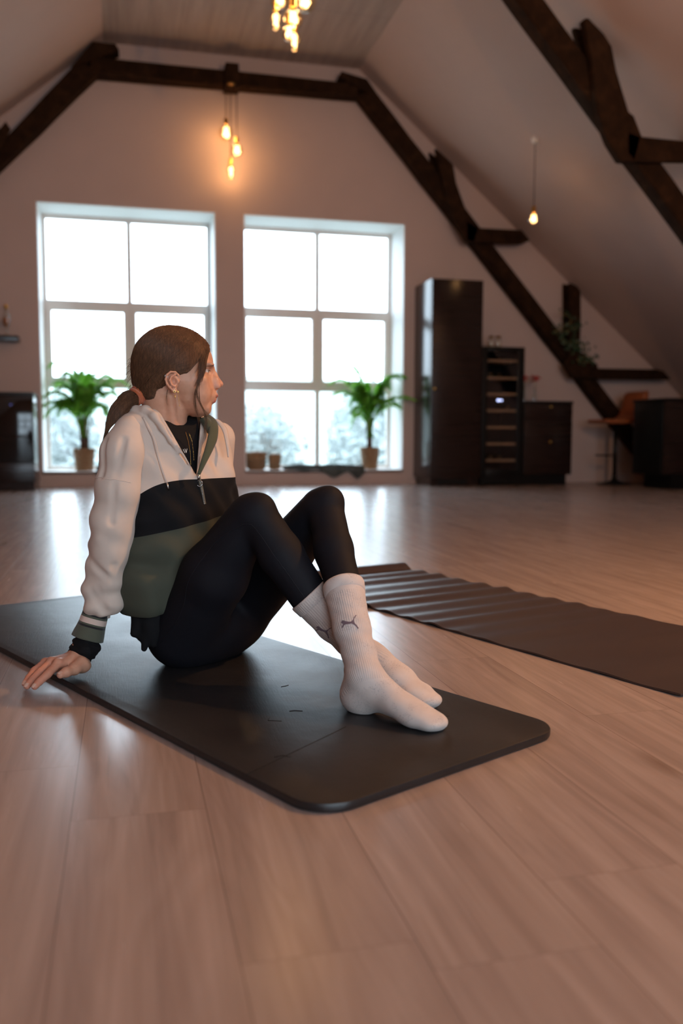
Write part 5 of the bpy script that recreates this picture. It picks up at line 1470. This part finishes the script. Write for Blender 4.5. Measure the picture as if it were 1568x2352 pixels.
# inner face of the far flap
ribbon([at(462, 970, 2.13), at(463, 1010, 2.10), at(462, 1045, 2.06), at(459, 1075, 2.03)], lambda q_: .011 - .009 * q_, .004, unit(A3(.1, -1, .1)), 'hood_flap', M['beige'], hoodie)
ribbon([at(492, 965, 2.14), at(505, 972, 2.135), at(517, 992, 2.12), at(523, 1025, 2.10), at(524, 1050, 2.09)], lambda q_: .001 + .006 * math.sin(PI * (.12 + .86 * q_)), .0025, unit(A3(.4, -1, .1)), 'hood_flap', M['beige'], hoodie)
def cast(px, py, bvh, off=.001):
    w_ = at(px, py, 1.9); c_ = A3(0, 0, CAM_H); d_ = unit(w_ - c_); h_ = bvh.ray_cast(Vector(c_), Vector(d_))
    if h_[0] is None: return None
    return np.array(h_[0]) - d_ * off
dc = [cast(x_, y_, bvh_h, .004) for x_, y_ in ((329, 958), (340, 981), (353, 1008), (362, 1044), (371, 1075), (379, 1098), (383, 1108))]
dc = [d for d in dc if d is not None]
ribbon(dc, .0030, .0013, toC, 'drawcord', M['beige'], hoodie)
tipa, tipb = cast(383, 1108, bvh_h, .004), cast(388, 1126, bvh_h, .004)
child(MB().tube([tuple(tipa), tuple(tipb)], .0021, 8), 'cord_tip', M['steel'], hoodie)
zp = [cast(x_, y_, bvh_h, .0012) for x_, y_ in ((455, 1092), (459, 1108), (463, 1125), (466, 1142), (469, 1158))]
zp = [z for z in zp if z is not None]
M['ziptape'] = fabric('zip_tape', (0.16, 0.13, 0.09), .7).m
zo = ribbon(zp, .0042, .0010, toC, 'zip', M['ziptape'], hoodie)
mb = MB()
for i in range(30):
    q_ = i / 29 * (len(zp) - 1); k = min(int(q_), len(zp) - 2); P = zp[k] + (zp[k + 1] - zp[k]) * (q_ - k) - np.array(_fw) * .0012; d_ = rgt * .0022
    mb.tube([tuple(P - d_), tuple(P + d_)], .0007, 5)
# teeth run on up both edges of the open V
for edge in (((455, 1092), (443, 1075), (428, 1052), (412, 1028)), ((456, 1092), (463, 1078), (472, 1056), (480, 1036))):
    E_ = [at(x_, y_, 2.0) for x_, y_ in edge]
    for i in range(46):
        q_ = i / 45 * 3; k = min(int(q_), 2); w_ = E_[k] + (E_[k + 1] - E_[k]) * (q_ - k)
        c_ = A3(0, 0, CAM_H); d_ = unit(w_ - c_); h_ = bvh_h.ray_cast(Vector(c_), Vector(d_))
        if h_[0] is None or h_[3] > 2.16: continue
        P = np.array(h_[0]) - d_ * .0006; mb.tube([tuple(P - rgt * .0008), tuple(P + rgt * .0008)], .0006, 4)
child(mb, 'zip_teeth', M['steel'], zo)
zs = cast(456, 1096, bvh_h, .004)
mb = MB().tube([tuple(zs + A3(0, 0, .006)), tuple(zs - A3(0, 0, .006))], [.0034, .0028], 8); child(mb, 'slider', M['steel'], zo)
rc = zs + A3(.002, 0, -.014); mb = MB().tube([tuple(rc + rgt * .0062 * math.cos(2 * PI * k / 20) + upw * .0072 * math.sin(2 * PI * k / 20)) for k in range(21)], .0011, 6); child(mb, 'pull_ring', M['steel'], zo)

# ------------------------------------------------------------------ hair
t = NT('brown_hair')
nn = t.noise(1.0, 4, .6, vec=t.mapping((260, 260, 60))); n6 = t.noise(16, 2)
c = t.ramp(nn, [(.25, (0.050, 0.024, 0.014)), (.5, (0.125, 0.058, 0.030)), (.8, (0.26, 0.125, 0.062))])
t.base(t.mix(t.math('MULTIPLY', n6, .4), c, (.075, .035, .018))); t.rough(.40); t.spec(.4)
M['hair'] = t.m
F = Field(HC - A3(.15, .13, .13), HC + A3(.12, .13, .13), 0.0020, 0.02)
hell(F, -3, 0, 24, 96, 77.5, 80, 6)
hell(F, -44, 0, -14, 52, 60, 46, 20)
hell(F, -64, 0, -40, 30, 34, 28, 16); hell(F, -52, 0, -56, 24, 42, 28, 12)
# cut the face, the ears and the nape free
for (u_, v_, ru, rv, rot) in ((78, -34, 62, 76, 0), (52, -62, 74, 62, 0), (28, -44, 44, 34, 0)):
    hell(F, u_, 0, v_, ru, 130, rv, 5, 's', rot)
hell(F, 100, 0, 22, 22, 60, 36, 8, 's')
hell(F, -9, 0, -34, 15, 130, 25, 5, 's'); hell(F, 4, 0, -82, 38, 130, 30, 5, 's')
cp, cq = F.mesh(); cp = relax(cp, cq, 2, .5)
hair = part('hair', cp, cq, M['hair'])
bvc = BVHTree.FromPolygons(cp.tolist(), cq.tolist())
FS = Field(HC - A3(.15, .13, .13), HC + A3(.13, .13, .13), 0.004, 0.02)
hell(FS, -3, 0, 24, 96, 77.5, 80, 6); hell(FS, -44, 0, -14, 52, 60, 46, 20); hell(FS, -64, 0, -40, 30, 34, 28, 16); hell(FS, -52, 0, -56, 24, 42, 28, 12); hell(FS, 40, 0, -20, 50, 64, 50, 10)
sp_, sq_ = FS.mesh(); bvs = BVHTree.FromPolygons(sp_.tolist(), sq_.tolist())
def side_pt(u_, v_, sg, lift=0.0):
    """point on the outer hair surface at head coords (u,v) on side sg"""
    o_ = Vector(H(u_, sg * 160, v_)); h_ = bvs.ray_cast(o_, Vector(HS * -sg))
    if h_[0] is None or (Vector(H(u_, 0, v_)) - h_[0]).dot(Vector(HS * -sg)) < 0:
        h_ = bvs.find_nearest(Vector(H(u_, sg * 2, v_)))
    return np.array(h_[0]) + np.array(h_[1]) * lift
def cr(P, q_):
    m = len(P) - 1; q_ = max(0, min(.99999, q_)) * m; k = int(q_); f2 = q_ - k
    a = P[max(k - 1, 0)]; b = P[k]; c = P[k + 1]; d = P[min(k + 2, m)]
    return 0.5 * ((2 * b) + (c - a) * f2 + (2 * a - 5 * b + 4 * c - d) * f2 ** 2 + (3 * b - a - 3 * c + d) * f2 ** 3)
GD = [np.array(g_, float) for g_ in (
    [(54, 24), (38, 8), (20, -9), (-10, -10), (-28, -34), (-42, -66), (-66, -70)],
    [(72, 50), (54, 28), (28, 6), (-8, -4), (-32, -26), (-50, -54), (-72, -62)],
    [(80, 57), (60, 50), (34, 24), (-2, 6), (-36, -18), (-60, -42), (-77, -58)],
    [(70, 74), (50, 60), (22, 34), (-14, 10), (-46, -14), (-68, -40), (-79, -57)],
    [(48, 91), (32, 70), (4, 40), (-30, 10), (-58, -16), (-76, -42), (-81, -56)],
    [(20, 102), (4, 82), (-24, 48), (-54, 14), (-76, -14), (-85, -38), (-83, -55)],
    [(-8, 106), (-26, 88), (-54, 56), (-78, 22), (-91, -8), (-92, -34), (-85, -53)],
    [(-34, 101), (-62, 84), (-84, 56), (-96, 28), (-99, 0), (-97, -26), (-88, -50)])]
def strands(count, sg, seed, rad_=.00052):
    rr = random.Random(seed); mb = MB()
    for n_ in range(count):
        g_ = rr.random() * (len(GD) - 1) * .999; k = int(g_); f2 = g_ - k
        P = GD[k] * (1 - f2) + GD[k + 1] * f2
        jx, jy = rr.gauss(0, 1.0), rr.gauss(0, 1.0); lift = abs(rr.gauss(0, .0008)) + .0002; st = rr.uniform(0, .18) if rr.random() < .5 else 0; ph = rr.uniform(0, 6)
        pts = []
        for j in range(15):
            q_ = st + (1 - st) * j / 14; u_, v_ = cr(P, q_)
            fade = math.sin(PI * min(1, q_ * 1.15)) if q_ < .87 else .3
            x_ = side_pt(u_ + jx * fade + .5 * math.sin(q_ * 9 + ph), v_ + jy * fade + .5 * math.cos(q_ * 8 + ph), sg, lift)
            pts.append(tuple(x_))
        mb.tube(pts, [rad_ * (.5 + .5 * min(1, 4 * (1 - j / 14) + .3)) for j in range(15)], 3, caps=False)
    return mb
child(strands(2300, -1, 1), 'hair_strands', M['hair'], hair)
child(strands(700, 1, 2, .0007), 'hair_strands', M['hair'], hair)
# front lock falling past the temple to the jaw, and loose wisps
rr = random.Random(9); mb = MB()
def lock(P, n_, spread, rad_, sg=-1, base=.004, wave=1.0, endspread=1.0):
    P = [np.array(p_, float) for p_ in P]
    for _ in range(n_):
        ox, oy, os_ = rr.gauss(0, spread), rr.gauss(0, spread * .5), rr.gauss(0, spread * .35); ph = rr.uniform(0, 6); pts = []; cut = rr.uniform(.75, 1.0)
        for j in range(16):
            q_ = cut * j / 15; u_, s2, v_ = cr(P, q_)
            k_ = (.35 + .65 * q_ * endspread)
            pts.append(tuple(H(u_ + ox * k_ + wave * .6 * math.sin(q_ * 7 + ph), sg * (s2 + os_), v_ + oy * k_)))
        mb.tube(pts, [rad_ * (1 - .75 * j / 15) for j in range(16)], 3, caps=False)
lock([(74, 22, 62), (68, 50, 42), (60, 66, 18), (55, 73, -4), (50, 74, -24), (42, 74, -42)], 120, 4.0, .0005, wave=1.2)
lock([(80, 12, 60), (74, 42, 42), (66, 61, 16), (61, 71, -8), (54, 74, -30)], 70, 2.2, .0005)
lock([(72, 26, 64), (62, 54, 40), (54, 68, 18), (50, 73, 0), (47, 74, -20)], 70, 3.2, .0005)
lock([(58, 71, -10), (48, 74, -34), (40, 74, -58), (40, 72, -84), (47, 66, -110), (54, 58, -140)], 22, 1.3, .0004, endspread=2.4)
lock([(52, 73, -20), (44, 74, -44), (45, 73, -66), (57, 70, -92), (66, 62, -116), (62, 56, -150), (56, 50, -180)], 16, 1.2, .0004, endspread=3)
lock([(60, 70, -10), (50, 74, -34), (52, 74, -80), (70, 66, -106), (70, 60, -130)], 7, 1.6, .00036, endspread=2)
lock([(-22, 70, -50), (-24, 66, -70), (-20, 60, -90)], 6, 1.5, .0003)
child(mb, 'front_lock', M['hair'], hair)
mb = MB()
lock([(80, 14, 58), (77, 42, 40), (72, 60, 16), (66, 70, -8), (58, 73, -36), (50, 72, -70)], 90, 5.0, .0007, sg=1)
child(mb, 'front_lock', M['hair'], hair)
# stray hairs round the outline
mb = MB()
for _ in range(120):
    g_ = rr.random() * 3 + 3; k = min(int(g_), len(GD) - 2); f2 = g_ - k; P = GD[k] * (1 - f2) + GD[k + 1] * f2; st = rr.uniform(0, .7); L_ = rr.uniform(.12, .3); pts = []; up_ = rr.uniform(.002, .008)
    for j in range(8):
        q_ = st + L_ * j / 7; u_, v_ = cr(P, q_); x_ = side_pt(u_, v_, rr.choice((-1, -1, 1)) if j == 0 else -1, 0.0)
        pts.append(tuple(x_ + unit(x_ - H(-5, 0, 20)) * up_ * (j / 7) ** 1.3 + A3(0, -.001, 0)))
    mb.tube(pts, [.0003] * 7 + [.0001], 3, caps=False)
for _ in range(60):
    a0 = H(-60 + rr.gauss(0, 14), rr.gauss(0, 30), 88 + rr.gauss(0, 3)); v0 = rr.uniform(-70, 30)
    b0 = H(-100, rr.gauss(-10, 14), v0); d_ = unit(A3(-1, 0, rr.uniform(-1.2, .1))); L_ = rr.uniform(.008, .022)
    mb.tube([tuple(b0), tuple(b0 + d_ * L_ * .5 + A3(0, 0, -.003)), tuple(b0 + d_ * L_ + A3(0, 0, -.010))], [.0003, .00022, .0001], 3, caps=False)
child(mb, 'stray_hair', M['hair'], hair)
# ponytail
TIE = H(-84, -8, -60)
PT = [H(-72, -4, -56), H(-92, -8, -66), at(293, 922, 2.08), at(270, 945, 2.06), at(250, 975, 2.05), at(241, 1005, 2.05), at(232, 1040, 2.05), at(226, 1085, 2.05)]
mb = MB(); PTn = [np.array(v_) for v_ in PT]
for n_ in range(620):
    a_ = rr.uniform(0, 2 * PI); rr0 = math.sqrt(rr.random()); ph = rr.uniform(0, 6); end = min(1.0, max(.40, rr.gauss(.62, .10))) if rr.random() < .93 else rr.uniform(.8, 1.0); pts = []
    for j in range(18):
        q_ = end * j / 17; P = cr(PTn, q_); w_ = (.0065 + .0165 * math.sin(PI * min(1, q_ / .62)) ** .9 * (1 if q_ < .31 else .86)) * max(.12, 1 - max(0, q_ - .42) * 2.1)
        tg = unit(cr(PTn, min(1, q_ + .03)) - cr(PTn, max(0, q_ - .03))); n1_ = unit(np.cross(tg, A3(0, 1, 0))); n2_ = np.cross(tg, n1_)
        pts.append(tuple(P + (n1_ * math.cos(a_) + n2_ * math.sin(a_)) * w_ * rr0 + n1_ * .0015 * math.sin(q_ * 12 + ph)))
    mb.tube(pts, [.0007 * (1 - .7 * j / 17) for j in range(18)], 3, caps=False)
child(mb, 'ponytail', M['hair'], hair)
# hair tie: twisted rust cord
t = NT('rust_cord'); w_ = t.math('SINE', t.math('MULTIPLY', t.math('ADD', t.sep()[0], t.math('MULTIPLY', t.sep()[2], 1.6)), 2400)); t.base(t.mix(t.math('MULTIPLY', t.math('ADD', w_, 1), .5), (.42, .06, .018), (.90, .24, .07))); t.rough(.45); t.bump(w_, .6, .0012); t.b.inputs['Sheen Weight'].default_value = .3
M['tie'] = t.m
axt = unit(PTn[2] - PTn[0]); n1_ = unit(np.cross(axt, A3(0, 1, 0))); n2_ = np.cross(axt, n1_)
mb = MB()
for k_, (off, rr_, ph) in enumerate(((-.0060, .0170, 0), (.0, .0188, 1.1), (.0064, .0172, 2.2))):
    pts = [tuple(TIE + axt * (off + .0022 * math.sin(a_ * 2 + ph)) + (n1_ * math.cos(a_) + n2_ * math.sin(a_)) * (rr_ + .0012 * math.sin(a_ * 3 + ph))) for a_ in [2 * PI * j / 40 for j in range(41)]]
    mb.tube(pts, .0046, 8, caps=False)
child(mb, 'hair_tie', M['tie'], person)

# ------------------------------------------------------------------ earrings and necklace
M['gold'] = plain('gold', (0.95, 0.60, 0.18), .2, 1.0)
def ear(u_, v_, parts):
    mb = MB(); base = H(u_, -72, v_)
    for kind, dv, sz in parts:
        c_ = base + A3(0, -.002, dv * MM) + MM * HU * (-.1 * dv)
        if kind == 'ring': mb.tube([tuple(c_ + (HU * math.cos(a_) + HV * math.sin(a_)) * sz * MM) for a_ in [2 * PI * j / 14 for j in range(15)]], .0007, 5, caps=False)
        else:
            tmp = MB().lathe([(0, -sz * MM), (sz * .7 * MM, -sz * .7 * MM), (sz * MM, 0), (sz * .7 * MM, sz * .7 * MM), (0, sz * MM)], (0, 0, 0), 8); mb.add([tuple(c_ + np.array(v2)) for v2 in tmp.v], tmp.f, True)
    return mb
child(ear(-7, -54, [('ring', 0, 2.6), ('ball', -5, .7), ('ball', -8, .8), ('ball', -11, 1.8), ('ball', -14, 1.4)]), 'earring', M['gold'])
child(ear(1, -57, [('ring', 2, 1.5)] + [('ball', -2 - 2.5 * k, .8) for k in range(11)] + [('ball', -30, 1.4)]), 'earring', M['gold'])
child(ear(-25, -20, [('ring', 0, 3.4)]), 'ear_cuff', M['steel'])
mb = MB()
c1_ = [at(424, 990, 2.035), at(432, 1010, 2.025), at(440, 1045, 2.015), at(446, 1072, 2.012)]
bvsh = bv
def chain_(pts2, n_, r_, mbx):
    pts = []
    for i in range(n_):
        q_ = i / (n_ - 1) * (len(pts2) - 1); k = min(int(q_), len(pts2) - 2); x_ = pts2[k][0] + (pts2[k + 1][0] - pts2[k][0]) * (q_ - k); y_ = pts2[k][1] + (pts2[k + 1][1] - pts2[k][1]) * (q_ - k)
        P = cast(x_, y_, bvsh, .0015)
        if P is not None: pts.append(P)
    return pts
pa = chain_([(426, 992), (432, 1012), (437, 1040), (438, 1068)], 24, 1, mb)
if len(pa) > 3: mb.tube([tuple(x_) for x_ in pa], .0004, 5)
pb = chain_([(434, 995), (441, 1014), (444, 1040), (445, 1058)], 20, 1, mb)
if len(pb) > 3:
    mb.tube([tuple(x_) for x_ in pb], .00035, 5)
    for P in pb[6::2]:
        tmp = MB().lathe([(0, -.0012), (.0012, 0), (0, .0012)], (0, 0, 0), 6); mb.add([tuple(P + np.array(v2)) for v2 in tmp.v], tmp.f, True)
child(mb, 'necklace', M['gold'])
